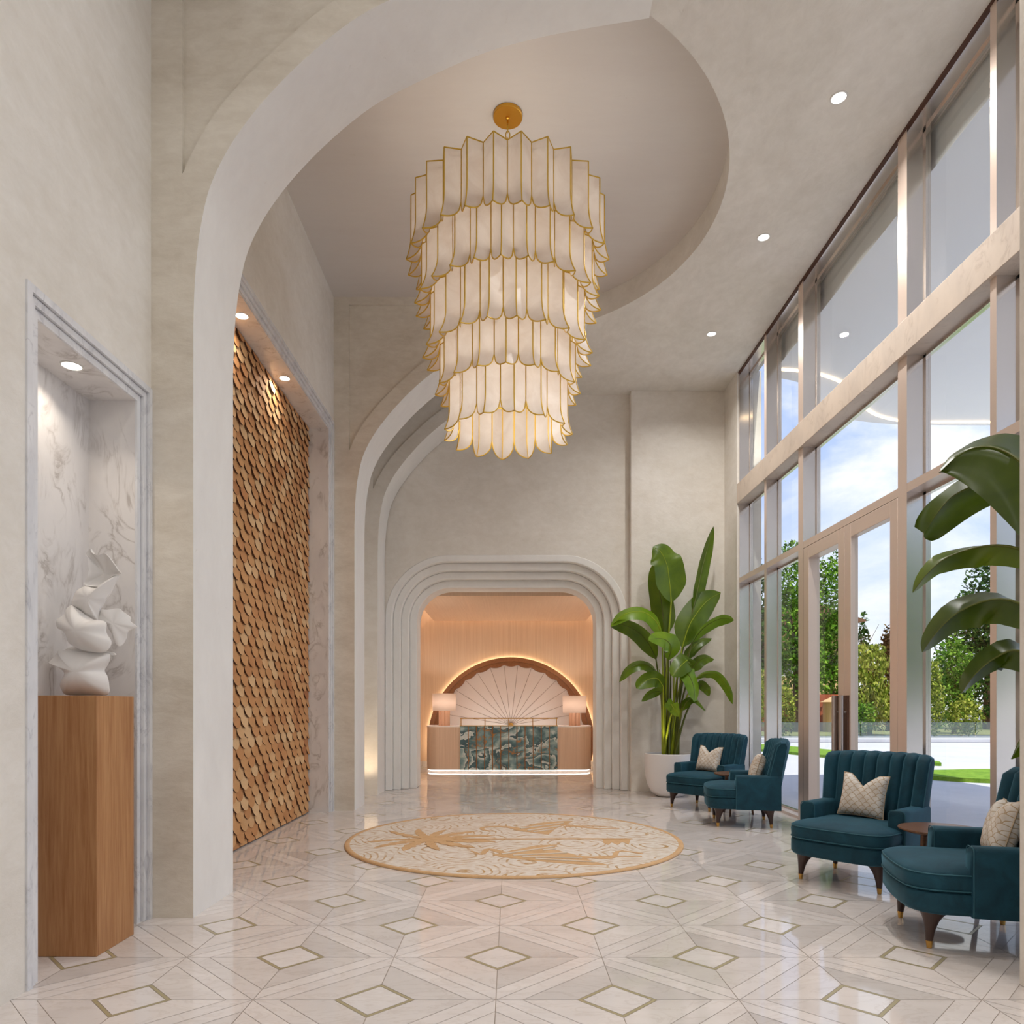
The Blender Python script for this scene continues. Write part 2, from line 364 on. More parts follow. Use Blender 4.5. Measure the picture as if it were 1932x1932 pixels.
def obj(name, mb, mat, parent=None, smooth=35, bevel=0, bseg=2, kind=None, recalc=True, subsurf=0, solid=0):
    me = bpy.data.meshes.new(name); me.from_pydata(mb.v, [], mb.f)
    if recalc:
        bm = bmesh.new(); bm.from_mesh(me); bmesh.ops.recalc_face_normals(bm, faces=bm.faces[:]); bm.to_mesh(me); bm.free()
    for m in (mat if isinstance(mat, (list, tuple)) else [mat]): me.materials.append(m)
    if smooth:
        me.shade_smooth(); me.set_sharp_from_angle(angle=math.radians(smooth))
    o = bpy.data.objects.new(name, me); COL.objects.link(o)
    if parent: o.parent = parent
    if solid:
        sm = o.modifiers.new('solid', 'SOLIDIFY'); sm.thickness = solid; sm.offset = 0
    if bevel:
        b = o.modifiers.new('bevel', 'BEVEL'); b.width = bevel; b.segments = bseg; b.limit_method = 'ANGLE'; b.angle_limit = math.radians(40)
    if subsurf:
        q = o.modifiers.new('sub', 'SUBSURF'); q.levels = subsurf; q.render_levels = subsurf
    if kind: o['kind'] = kind
    return o
def tag(o, label, cat, group=None, kind=None):
    o['label'] = label; o['category'] = cat
    if group: o['group'] = group
    if kind: o['kind'] = kind
    return o
def thing(name, label, cat, loc=(0, 0, 0), rz=0, group=None):
    o = bpy.data.objects.new(name, None); COL.objects.link(o); o.empty_display_size = .1
    o.location = loc; o.rotation_euler = (0, 0, rz)
    return tag(o, label, cat, group)
def struct(name, mb, mat, parent=None, **kw): return obj(name, mb, mat, parent, kind=None if parent else 'structure', **kw)
def copy_tree(o, parent=None):
    cp = o.copy(); COL.objects.link(cp); cp.parent = parent
    for ch in list(o.children): copy_tree(ch, cp)
    return cp
def cat_rom(pts, n):
    """smooth curve through points; n samples per span"""
    pts = [Vector(p) for p in pts]; q = [pts[0] * 2 - pts[1]] + pts + [pts[-1] * 2 - pts[-2]]; out = []
    for i in range(1, len(q) - 2):
        a, b, c_, d = q[i - 1], q[i], q[i + 1], q[i + 2]
        for k in range(n):
            t = k / n
            out.append(.5 * ((2 * b) + (c_ - a) * t + (2 * a - 5 * b + 4 * c_ - d) * t * t + (3 * b - a - 3 * c_ + d) * t ** 3))
    out.append(pts[-1]); return out
def light(name, kind, loc, energy, color=(1, 1, 1), size=.1, rot=(0, 0, 0), spread=None, shape='DISK'):
    l = bpy.data.lights.new(name, kind); l.energy = energy; l.color = color
    if kind == 'AREA':
        l.shape = shape; l.size = size
        if spread: l.spread = spread
    elif kind in ('POINT', 'SPOT'): l.shadow_soft_size = size
    o = bpy.data.objects.new(name, l); COL.objects.link(o); o.location = loc; o.rotation_euler = rot; return o
# ---------------------------------------------------------------- setting: dimensions
XL, XR, XG = -2.13, 3.19, 3.36            # left wall, window wall face, glass
ZS, ZR = 5.92, 6.19                       # soffit, recessed ceiling
YB = -4.5                                 # wall behind the photographer
A1, A2, A3 = (4.215, 4.82), (8.57, 9.16), (10.07, 10.63)
# ---- floor: staggered diamonds
def build_floor():
    p, g = .5185, .0018
    X0, Y0 = -.062, 3.553
    v, f, col, mi = [], [], [], []
    def quad(pts, c_, m):
        o = len(v); v.extend((x, y, 0.0) for x, y in pts); f.append(tuple(range(o, o + len(pts)))); col.append(c_); mi.append(m)
    base = lin(238, 231, 227)
    rnd = random.Random(3)
    for i in range(-6, 9):
        for j in range(-16, 25):
            if (i + j) % 2: continue
            cx, cy = X0 + i * p, Y0 + j * p
            d0, d1, d2, d3 = .148, .172, .405, p
            tint = rnd.random()
            k = .96 + .06 * rnd.random()
            quad([(cx - d0 + g, cy), (cx, cy - d0 + g), (cx + d0 - g, cy), (cx, cy + d0 - g)], (base[0] * k, base[1] * k, base[2] * k), 0)
            for sx in (1, -1):
                for sy in (1, -1):
                    for (a, b, kind) in ((d0 + g, d1 - g, 1), (d1 + g, d2 - g, 2), (d2 + g, d3 - g, 3)):
                        gg = g if kind != 1 else .0006
                        pts = [(gg, a - gg), (a - gg, gg), (b - gg, gg), (gg, b - gg)]
                        pts = [(cx + sx * x, cy + sy * y) for x, y in pts]
                        if sx * sy < 0: pts.reverse()
                        if kind == 1: quad(pts, (.5, .45, .3), 1); continue
                        if kind == 2:
                            q = .80 + .20 * rnd.random() if tint > .3 else .95 + .05 * rnd.random()
                            w = (1, .985, .97)
                        else:
                            q = .95 + .07 * rnd.random(); w = (1, .99, .98)
                        quad(pts, tuple(min(1, base[n] * q * w[n]) for n in range(3)), 0)
    me = bpy.data.meshes.new('floor'); me.from_pydata(v, [], f)
    for m in (M_FLOOR, M_FBRASS, M_GROUT): me.materials.append(m)
    ca = me.color_attributes.new('tile', 'FLOAT_COLOR', 'CORNER')
    for poly, c_, m in zip(me.polygons, col, mi):
        poly.material_index = m
        for li in poly.loop_indices: ca.data[li].color = (*c_, 1)
    bm = bmesh.new(); bm.from_mesh(me)
    for co_, no in (((XG + .04, 0, 0), (1, 0, 0)), ((-2.5, 0, 0), (-1, 0, 0)), ((0, 15.0, 0), (0, 1, 0)), ((0, YB - .2, 0), (0, -1, 0))):
        bmesh.ops.bisect_plane(bm, geom=bm.verts[:] + bm.edges[:] + bm.faces[:], plane_co=co_, plane_no=no, clear_outer=True)
    n0 = len(bm.verts)
    q = [bm.verts.new(pt) for pt in ((-2.5, YB - .2, -.0012), (XG + .04, YB - .2, -.0012), (XG + .04, 15.0, -.0012), (-2.5, 15.0, -.0012))]
    fc = bm.faces.new(q); fc.material_index = 2
    q = [bm.verts.new(pt) for pt in ((-2.5, YB - .2, -.15), (-2.5, 15, -.15), (XG + .04, 15, -.15), (XG + .04, YB - .2, -.15))]
    fc = bm.faces.new(q); fc.material_index = 2
    bm.to_mesh(me); bm.free()
    o = bpy.data.objects.new('floor', me); COL.objects.link(o); o['kind'] = 'structure'
build_floor()
# ---- ceiling: recessed plane + soffit slab with the round cut
mb = MB().box(-2.45, 3.5, YB - .1, 10.8, ZR, ZR + .12); struct('ceiling', mb, M_PLR)
arc = []
RC = (-.32, 6.70, 2.28)
a0, a1 = math.asin((4.80 - RC[1]) / RC[2]), math.asin((8.60 - RC[1]) / RC[2])
for i in range(49):
    a = a0 + (a1 - a0) * i / 48; arc.append((RC[0] + RC[2] * math.cos(a), RC[1] + RC[2] * math.sin(a)))
pts = [(arc[0][0], YB)] + arc + [(arc[-1][0], 10.78), (3.45, 10.78), (3.45, YB)]
struct('ceiling_soffit', MB().poly(pts, 'Z', ZS, ZR), M_CEIL, smooth=30)
XE = arc[0][0]
# ---- arches
curve = [(-1.88, 3.5), (-1.872, 3.75), (-1.855, 3.96), (-1.83, 4.13), (-1.785, 4.32), (-1.70, 4.51), (-1.585, 4.69), (-1.43, 4.88), (-1.21, 5.10),
         (-.95, 5.31), (-.69, 5.455), (-.226, 5.665), (.133, 5.772), (.492, 5.845), (XE, ZS)]
spand = [(-1.945, 4.41), (-1.855, 4.60), (-1.72, 4.81), (-1.53, 5.02), (-1.30, 5.235), (-1.10, 5.40), (-.8, 5.59), (-.3, 5.84), (.05, 5.97), (.4, 6.06), (.7, 6.09)]
def arch(name, y0, y1, dz, mat_face, mat_in):
    def bend(pts):   # the arches further back spring a little lower
        return [Vector((x, z - dz * max(0, min(1, (z - 3.0) / .6)) * (1 - max(0, (z - 4.8) / (ZS - 4.8))) if z < ZS else z)) for x, z in pts]
    cv = cat_rom([Vector((p.x, p.y, 0)) for p in bend(curve)], 5); cv = [(p.x, p.y) for p in cv]
    sp = cat_rom([Vector((p.x, p.y, 0)) for p in bend(spand)], 4); sp = [(p.x, min(p.y, 6.095)) for p in sp]
    body = [(XL, 0), (-1.88, 0)] + cv + [(XE, ZR), (XL, ZR)]
    o = struct(name, MB().poly(body, 'Y', y0 + .03, y1), [mat_face, mat_in], smooth=25)
    for p in o.data.polygons:                       # the underside of the arch takes the smoother, paler plaster
        if abs(p.normal.y) < .5 and p.center.x > -2.1 and p.center.z < ZS + .01: p.material_index = 1
    layer = [(XL, 0), (-1.88, 0)] + cv + [(XE, ZR), (XE, 6.10)] + [(sp[-1][0], 6.10)] + sp[::-1] + [(-1.945, 6.10), (.7, 6.10)][:1]
    # frame layer: left strip + band along the arch, the spandrel panel stays 30 mm back
    layer = [(XL, 0), (-1.88, 0)] + cv + [(XE, 6.11)] + sp[::-1] + [(-1.945, ZR), (XL, ZR)]
    f = struct('trim_1' if name.endswith('front') else 'trim_2' if name.endswith('middle') else 'trim_3', MB().poly(layer, 'Y', y0, y0 + .03), [mat_face, mat_in], smooth=25)
    for p in f.data.polygons:
        if abs(p.normal.y) < .5 and p.center.x > -1.9 and p.normal.z <= .3 and (p.center.z < 4.3 or p.normal.z < 0): p.material_index = 1
    struct('trim_4' if name.endswith('front') else 'trim_5' if name.endswith('middle') else 'trim_6', MB().poly([(-1.945, 6.10), (XE, 6.111), (XE, ZR), (-1.945, ZR)], 'Y', y0, y0 + .029), mat_face)
arch('wall_arch_front', *A1, 0.0, M_PLD, M_PLW)
arch('wall_arch_middle', *A2, .07, M_PLD, M_PLW)
arch('wall_arch_rear', *A3, .07, M_PL, M_PLW)
# ---- left wall with two niches
n1 = dict(y0=3.123, y1=4.213, i0=3.238, i1=4.10, zo=3.13, zi=3.017)
n2 = dict(y0=4.86, y1=8.57, i0=4.98, i1=8.43, zo=4.68, zi=4.556)
mb = MB()
for y0, y1, z0, z1 in ((YB, n1['y0'], 0, ZR), (n1['y0'], n1['y1'], n1['zo'], ZR), (n1['y1'], n2['y0'], 0, ZR), (n2['y0'], n2['y1'], n2['zo'], ZR), (n2['y1'], 10.7, 0, ZR)):
    mb.box(-2.46, XL, y0, y1, z0, z1)
struct('wall_left', mb, M_PL, smooth=0)
for k, (n, xb) in enumerate(((n1, -2.43), (n2, -2.43))):
    mb = MB().box(xb - .06, xb, n['i0'] - .1, n['i1'] + .1, 0, n['zi'] + .1)
    mb.box(xb, XL - .0345, n['i0'] - .012, n['i0'], 0, n['zi']).box(xb, XL - .0345, n['i1'], n['i1'] + .012, 0, n['zi'])
    mb.box(xb, XL - .0345, n['i0'] - .012, n['i1'] + .012, n['zi'], n['zi'] + .012)
    struct(('wall_niche_near', 'wall_niche_far')[k], mb, M_MAR, smooth=0)
    u = [(n['y0'], 0), (n['y0'], n['zo']), (n['y1'], n['zo']), (n['y1'], 0), (n['i1'] + .002, 0), (n['i1'] + .002, n['zi'] + .002), (n['i0'] - .002, n['zi'] + .002), (n['i0'] - .002, 0)]
    struct('trim_%d' % (16 + k), MB().poly(u, 'X', XL - .06, XL - .035), M_MARF, smooth=0)
    w = (n['i0'] - n['y0']) / 3
    w2 = (n['y1'] - n['i1']) / 3
    for b in range(3):
        yo0, yo1, zo = n['y0'] + w * b, n['y1'] - w2 * b, n['zo'] - .0377 * b
        gp = .003 if b < 2 else 0
        yi0, yi1, zi = n['y0'] + w * (b + 1) - gp, n['y1'] - w2 * (b + 1) + gp, n['zo'] - .0377 * (b + 1) + gp
        u = [(yo0, 0), (yo0, zo), (yo1, zo), (yo1, 0), (yi1, 0), (yi1, zi), (yi0, zi), (yi0, 0)]
        struct('trim_%d' % (10 + k * 3 + b), MB().poly(u, 'X', XL - .034, XL + .010 - .016 * b), M_MARF, smooth=0)
# ---- back wall with the stepped portal
def portal_outline(w, zt, r, n=14):
    xc = -.06; pts = [(xc - w, 0)]
    for i in range(n + 1):
        a = PI - PI / 2 * i / n; pts.append((xc - w + r + r * math.cos(a), zt - r + r * math.sin(a)))
    for i in range(n + 1):
        a = PI / 2 - PI / 2 * i / n; pts.append((xc + w - r + r * math.cos(a), zt - r + r * math.sin(a)))
    pts.append((xc + w, 0)); return pts
WS = [1.379, 1.49, 1.602, 1.712]; ZT = [3.085, 3.197, 3.31, 3.425]; RR = [.52, .632, .744, .856]; YF = [10.945, 10.84, 10.735, 10.63]
outl = [portal_outline(*q) for q in zip(WS, ZT, RR)]
wallo = portal_outline(1.815, 3.525, .955)
for k in range(3):
    struct('trim_%d' % (20 + k), MB().poly(outl[k + 1] + outl[k][::-1], 'Y', YF[k], 11.38), M_PLW if k < 3 else M_PL, smooth=30, bevel=.012, bseg=3)
struct('trim_23', MB().poly([(x if x < 1.7 else x, z) for x, z in wallo] + outl[3][::-1], 'Y', YF[3], 11.38), M_PLW, smooth=30, bevel=.012, bseg=3)
rect = [(-2.2, 0), (-2.2, ZR), (3.5, ZR), (3.5, 0)]
struct('wall_back', MB().poly(rect + [(x, z) for x, z in wallo[::-1]], 'Y', YF[3] + .012, 11.38), M_PL, smooth=0)
struct('wall_pilaster', MB().box(1.78, 3.2, 10.5, 10.66, 0, ZS), M_PL, bevel=.004)
struct('wall_right', MB().box(3.16, 3.5, 9.92, 10.66, 0, ZS + .02), M_PL, smooth=0)
# ---- wood alcove
struct('wall_alcove_back', MB().box(-2.0, 1.95, 14.85, 14.95, 0, 3.5), M_ALW, smooth=0)
struct('wall_alcove_left', MB().box(-2.02, -1.93, 11.38, 14.9, 0, 3.5), M_ALW, smooth=0)
struct('wall_alcove_right', MB().box(1.87, 1.96, 11.38, 14.9, 0, 3.5), M_ALW, smooth=0)
struct('ceiling_alcove_top', MB().box(-2.0, 1.95, 11.38, 14.9, 3.4, 3.5), M_ALW, smooth=0)
struct('ceiling_alcove', MB().box(-1.58, 1.56, 11.38, 14.72, 3.03, 3.10), M_ALC, smooth=0)
struct('baseboard_alcove', MB().box(-1.93, 1.87, 14.825, 14.85, 0, .12).box(-1.93, -1.905, 11.38, 14.85, 0, .12).box(1.845, 1.87, 11.38, 14.85, 0, .12), M_MAR, smooth=0)
t = thing('cove_light', 'warm light strip hidden above the edges of the wood-clad ceiling behind the portal', 'light strip', (0, 14.7, 3.1))
def local(mb, loc):
    for i, v in enumerate(mb.v): mb.v[i] = (v[0] - loc[0], v[1] - loc[1], v[2] - loc[2])
    return mb
led = local(MB().box(-1.5, 1.48, 14.62, 14.66, 3.105, 3.125).box(-1.54, -1.50, 11.5, 14.6, 3.105, 3.125).box(1.48, 1.52, 11.5, 14.6, 3.105, 3.125), (0, 14.7, 3.1))
obj('light_strip', led, emit('led_cove', (1, .86, .70, 1), 13.0), t)
t = thing('portal_light', 'vertical warm light strips tucked behind the sides of the stepped portal', 'light strip', (0, 11.45, 0))
for sx in (-1.86, 1.80):
    obj('light_strip', local(MB().box(sx - .03, sx + .03, 11.42, 11.48, .15, 2.9), (0, 11.45, 0)), emit('led_portal', (1, .92, .83, 1), 8.0), t, smooth=0)
# ---- behind the photographer
struct('wall_front', MB().box(-2.46, 3.5, YB - .12, YB, 0, ZR), M_PL, smooth=0)
struct('wall_pier', MB().box(2.29, 3.46, 2.62, 3.2, 0, ZS), M_PL, bevel=.004)
# ---- window wall on the right
posts = [(9.905, 9.93), (8.86, 8.935), (7.75, 7.88), (5.722, 5.855), (4.667, 4.729), (3.2, 3.26), (2.54, 2.62), (.75, .85), (-1.05, -.95), (-2.8, -2.7)]
ti = 30
for y0, y1 in posts:
    o = struct('trim_%d' % ti, MB().box(XR, XG, y0, y1, 0, ZS), [M_FR, M_FRM], smooth=0); ti += 1
    for p in o.data.polygons:
        if abs(p.normal.y) > .5: p.material_index = 1
struct('trim_%d' % ti, MB().box(XR - .03, XG, YB, 2.62, 4.085, 4.36).box(XR - .03, XG, 3.2, 9.93, 4.085, 4.36), M_BEAM, bevel=.004); ti += 1
struct('trim_%d' % ti, MB().box(XR + .0015, XG, YB, 2.62, 2.98, 3.05).box(XR + .0015, XG, 3.2, 9.93, 2.98, 3.05), M_FR, smooth=0); ti += 1
struct('trim_%d' % ti, MB().box(XR + .02, XG + .02, YB, 2.62, ZS - .02, ZS + .1).box(XR + .02, XG + .02, 3.2, 9.93, ZS - .02, ZS + .1), M_FRM, smooth=0); ti += 1
struct('trim_%d' % ti, MB().box(XR - .012, XR + .02, YB, 9.93, ZS - .02, ZS + .03), M_GAP, smooth=0); ti += 1
struct('trim_%d' % ti, MB().box(XR + .03, XG + .02, YB, 2.62, 0, .03).box(XR + .03, XG + .02, 3.2, 9.93, 0, .03), M_FR, smooth=0); ti += 1
wi = 1
bays = [(8.935, 9.905), (7.88, 8.86), (5.855, 7.75), (4.729, 5.722), (3.26, 4.667), (.85, 2.54), (-.95, .75), (-2.7, -1.05), (-4.5, -2.8)]
for bi, (y0, y1) in enumerate(bays):
    for ri, (z0, z1) in enumerate(((4.36, ZS - .02), (3.05, 4.085), (.03, 2.98))):
        if bi == 2 and ri == 2: continue
        fw = .022
        mb = MB()
        for a, b, c_, d in ((y0, y0 + fw, z0, z1), (y1 - fw, y1, z0, z1), (y0, y1, z0, z0 + fw), (y0, y1, z1 - fw, z1)):
            mb.box(XG - .03, XG + .01, a, b, c_, d)
        w = struct('window_%d' % wi, mb, M_FRM, smooth=0); wi += 1
        pn = obj('pane', MB().box(XG - .012, XG - .004, y0 + fw, y1 - fw, z0 + fw, z1 - fw), M_GLASS, w, smooth=0)
# double door
d0 = bpy.data.objects.new('door_1', None); COL.objects.link(d0); d0.location = (XR, 6.8, 0); d0['kind'] = 'structure'
def door_leaf(y0, y1, s0, s1, xg, hy):
    z0, z1 = .012, 2.975
    mb = MB().box(0, xg + .03, y0, y0 + s0, z0, z1).box(0, xg + .03, y1 - s1, y1, z0, z1).box(0, xg + .03, y0 + s0, y1 - s1, z1 - .13, z1).box(0, xg + .03, y0 + s0, y1 - s1, z0, z0 + .12)
    lf = obj('door_leaf', local(mb, (0, 6.8, 0)), M_FR, d0, bevel=.003)
    obj('pane', local(MB().box(xg, xg + .008, y0 + s0, y1 - s1, z0 + .12, z1 - .13), (0, 6.8, 0)), M_GLASS, lf, smooth=0)
    h = MB().tube([(-.06, hy, .55), (-.06, hy, 1.36)], .024, 16)
    for z in (.7, 1.2): h.tube([(-.06, hy, z), (.004, hy, z)], .011, 10)
    obj('pull_handle', local(h, (0, 6.8, 0)), M_HAND, lf)
    obj('handle_plate', local(MB().box(-.018, .002, hy - .035, hy + .035, .5, 1.36), (0, 6.8, 0)), M_HANDB, lf, smooth=0)
door_leaf(6.80, 7.745, .125, .135, .09, 6.875)
door_leaf(5.86, 6.795, .12, .125, .042, 6.73)
# ---------------------------------------------------------------- downlights
LW = 1.5
def downlight(loc, label, r=.052, strength_mat=M_DOWN, w=8, col=(1, .9, .76), spread=2.2, group=None):
    t = thing('recessed_downlight', label, 'ceiling light', loc, 0, group)
    obj('rim', MB().lathe([(r * 1.18, 0), (r * 1.18, -.004), (r, -.004), (r, 0)], 28, cap0=False, cap1=False), M_DRIM, t)
    obj('lens', MB().lathe([(r, -.0015), (r * .5, -.003), (.001, -.003)], 28, cap0=False), strength_mat, t)
    light('downlight_beam', 'AREA', (loc[0], loc[1], loc[2] - .012), w * LW, col, r * 1.8, spread=spread)
g = 'recessed lights in the plaster soffit'
for y, lb in ((5.45, 'round recessed downlight in the pale soffit, largest and nearest of the three by the windows'),
              (7.07, 'round recessed downlight in the pale soffit, middle of the three by the windows'),
              (8.9, 'small round downlight in the pale soffit, farthest of the three by the windows')):
    downlight((2.517, y, ZS), lb,   .055, M_DOWNC, 18, (1, .97, .93), 2.6, g)
for y in (3.7, 1.9, .1, -1.7, -3.4):
    downlight((2.517 if y < 2 else 2.0, y, ZS), 'added fill downlight in the soffit over the photographer', .055, M_DOWNC, 13, (1, .97, .93), 2.8, 'added soffit fill lights out of view')  # unseen soffit lights, added to brighten the room
for y in (2.9, 1.0, -1.0, -3.0):
    downlight((-.6, y, ZR), 'added fill downlight in the high ceiling over the photographer', .055, M_DOWNC, 5.5, (1, .97, .93), 2.8, 'added high ceiling fill lights out of view')  # more unseen fill lights, added for the interior brightness
downlight((-2.27, 3.68, n1['zi']), 'bright round downlight in the marble niche above the sculpture', .046, M_DOWN, .75, (1, .88, .74), 2.0, 'niche lights')
downlight((-2.27, 6.01, n2['zi']), 'bright downlight over the wooden scales, nearer of the two beside the arch', .05, M_DOWN, 1.5, (1, .88, .74), 2.8, 'niche lights')
downlight((-2.27, 7.15, n2['zi']), 'bright downlight over the wooden scales, farther of the two', .05, M_DOWN, 1.5, (1, .88, .74), 2.8, 'niche lights')
# ---------------------------------------------------------------- scale wall
def scale_panel():
    mb = MB(); ed = []; pw, ph = .185, .0925
    y0, y1, z1 = n2['i0'] + .01, n2['i1'] - .005, n2['zi'] - .005
    rnd = random.Random(5); r0 = pw * .48
    rows = int(z1 / ph) + 3
    for r in range(rows):
        zt = z1 + .12 - r * ph
        off = (r % 2) * pw / 2
        k = -1
        while y0 + off + k * pw < y1 + pw:
            yc = y0 + off + k * pw; k += 1
            ht = .185; lift = .024 + .016 * rnd.random(); th = .013
            pts = [(-r0, 0)] + [(r0 * math.cos(PI + PI * i / 12), -(ht - r0 * 1.02) + r0 * 1.02 * math.sin(PI + PI * i / 12)) for i in range(13)] + [(r0, 0)]
            q = []
            for dy, dz in pts:
                y = min(max(yc + dy, y0), y1); z = min(max(zt + dz, .012), z1)
                q.append((y, z, -2.421 + lift * max(0, (zt - z)) / ht))
            if max(p[0] for p in q) - min(p[0] for p in q) < .01 or max(p[1] for p in q) - min(p[1] for p in q) < .01: continue
            n = len(q); f0 = len(mb.f)
            mb.add([(x + th, y, z) for y, z, x in q] + [(x, y, z) for y, z, x in q],
                   [tuple(range(n))] + [(i, n + i, n + (i + 1) % n, (i + 1) % n) for i in range(n)])
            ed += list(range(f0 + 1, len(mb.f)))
    t = thing('scale_panel', 'tall wall panel of overlapping brown wooden fish scales in the marble niche', 'wall panel', (-2.42, 6.7, 0))
    o = obj('scale_cladding', local(mb, (-2.42, 6.7, 0)), [M_SCALE, simple('scale_edge_shade', lin(74, 42, 26), .7)], t, smooth=0, recalc=True)  # dark edge colour paints in the shade of the gaps under the scales
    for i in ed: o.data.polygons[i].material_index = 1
    obj('backing_board', local(MB().box(-2.428, -2.419, y0, y1, .004, z1), (-2.42, 6.7, 0)), M_RED, t, smooth=0)
scale_panel()
# ---------------------------------------------------------------- pedestal and sculpture
t = obj('pedestal', MB().box(-2.422, -2.07, 3.56, 3.91, 0, 1.308), M_PED, bevel=.003)
tag(t, 'square brown wooden pedestal standing half inside the marble niche', 'pedestal')
def sculpture():
    """ruffled ceramic: swelling petals stacked round a leaning core"""
    bx, by = -2.235, 3.735
    Q = lambda x, y: P(60 + .1604 * x, 1020 + .1604 * y, by)
    mb = MB()
    def petal(outline, front, back, y0, lean=0.0, seed=0, cx=None, rip=.004, nr=9):
        o = cat_rom([Q(*p) for p in outline + outline[:1]], 4)[:-1]
        c_ = Q(*cx) if cx else sum(o, Vector()) / len(o)
        def surf(b):
            rings = []
            for j in range(nr + 1):
                t_ = j / nr; ring_ = []
                for i, q in enumerate(o):
                    a = math.atan2(q.z - c_.z, q.x - c_.x)
                    p = c_.lerp(q, t_)
                    y = by + y0 + lean * (p.x - c_.x) - b * (1 - t_ ** 2.2) + rip * math.sin(a * 7 + seed) * t_ ** 2 * (1 if True else 0)
                    ring_.append(Vector((p.x - bx, y - by, max(p.z - 1.308, .002))))
                rings.append(ring_)
            return rings
        f = surf(front); bk = surf(-back)
        # rolled rim: the two skins are joined by a narrow edge band
        mb.grid([[Vector((v.x, v.y + .006 * j / nr, v.z)) for v in r] for j, r in enumerate(bk)][::1], True)
        mb.grid([[Vector((v.x, v.y - .006 * j / nr, v.z)) for v in r] for j, r in enumerate(f)], True, flip=True)
        mb.grid([[Vector((v.x, v.y - .006, v.z)) for v in f[-1]], [Vector((v.x, v.y + .006, v.z)) for v in bk[-1]]], True, flip=True)
    petal([(225, 1440), (325, 1335), (345, 1305), (480, 1295), (640, 1318), (800, 1330), (915, 1335), (915, 1410), (850, 1520), (890, 1600), (912, 1700), (880, 1818), (650, 1822), (440, 1818), (372, 1750), (360, 1680), (412, 1590), (400, 1540), (320, 1485)], .085, .10, -.01, .05, 1, (640, 1560))
    petal([(318, 1345), (340, 1280), (480, 1232), (600, 1272), (760, 1290), (900, 1310), (915, 1345), (760, 1335), (600, 1315), (470, 1300), (380, 1312)], .01, .08, .045, 0, 2)
    petal([(775, 870), (790, 808), (870, 812), (970, 788), (1050, 850), (1090, 890), (1100, 940), (1156, 1000), (1082, 1050), (1040, 1150), (1000, 1235), (950, 1200), (900, 1080), (850, 980), (790, 945)], .03, .05, .035, .3, 3, (950, 980), .006)
    petal([(510, 768), (440, 808), (412, 870), (330, 940), (322, 1000), (340, 1042), (400, 1072), (440, 1140), (490, 1225), (600, 1280), (720, 1312), (880, 1326), (950, 1290), (982, 1200), (930, 1100), (930, 1000), (900, 962), (840, 945), (770, 942), (690, 898), (600, 830)], .075, .07, -.03, -.1, 4, (650, 1080))
    petal([(635, 535), (560, 598), (510, 680), (508, 762), (600, 835), (700, 905), (775, 946), (782, 880), (820, 782), (900, 650), (960, 520), (1010, 410), (930, 442), (890, 515), (800, 548), (720, 545)], .05, .05, -.005, .12, 5, (720, 690))
    petal([(655, 165), (690, 118), (712, 106), (728, 150), (800, 182), (862, 157), (912, 192), (962, 255), (1012, 342), (1054, 386), (1010, 402), (930, 442), (905, 482), (888, 518), (810, 548), (720, 546), (634, 520), (682, 440), (696, 350), (690, 230)], -.05, .062, -.01, .1, 6, (800, 370))
    o = obj('sculpture', mb, M_WHITEC, None, smooth=60, recalc=False)
    o.location = (bx, by, 1.309)
    tag(o, 'white ruffled ceramic sculpture on the wooden pedestal', 'sculpture')
sculpture()
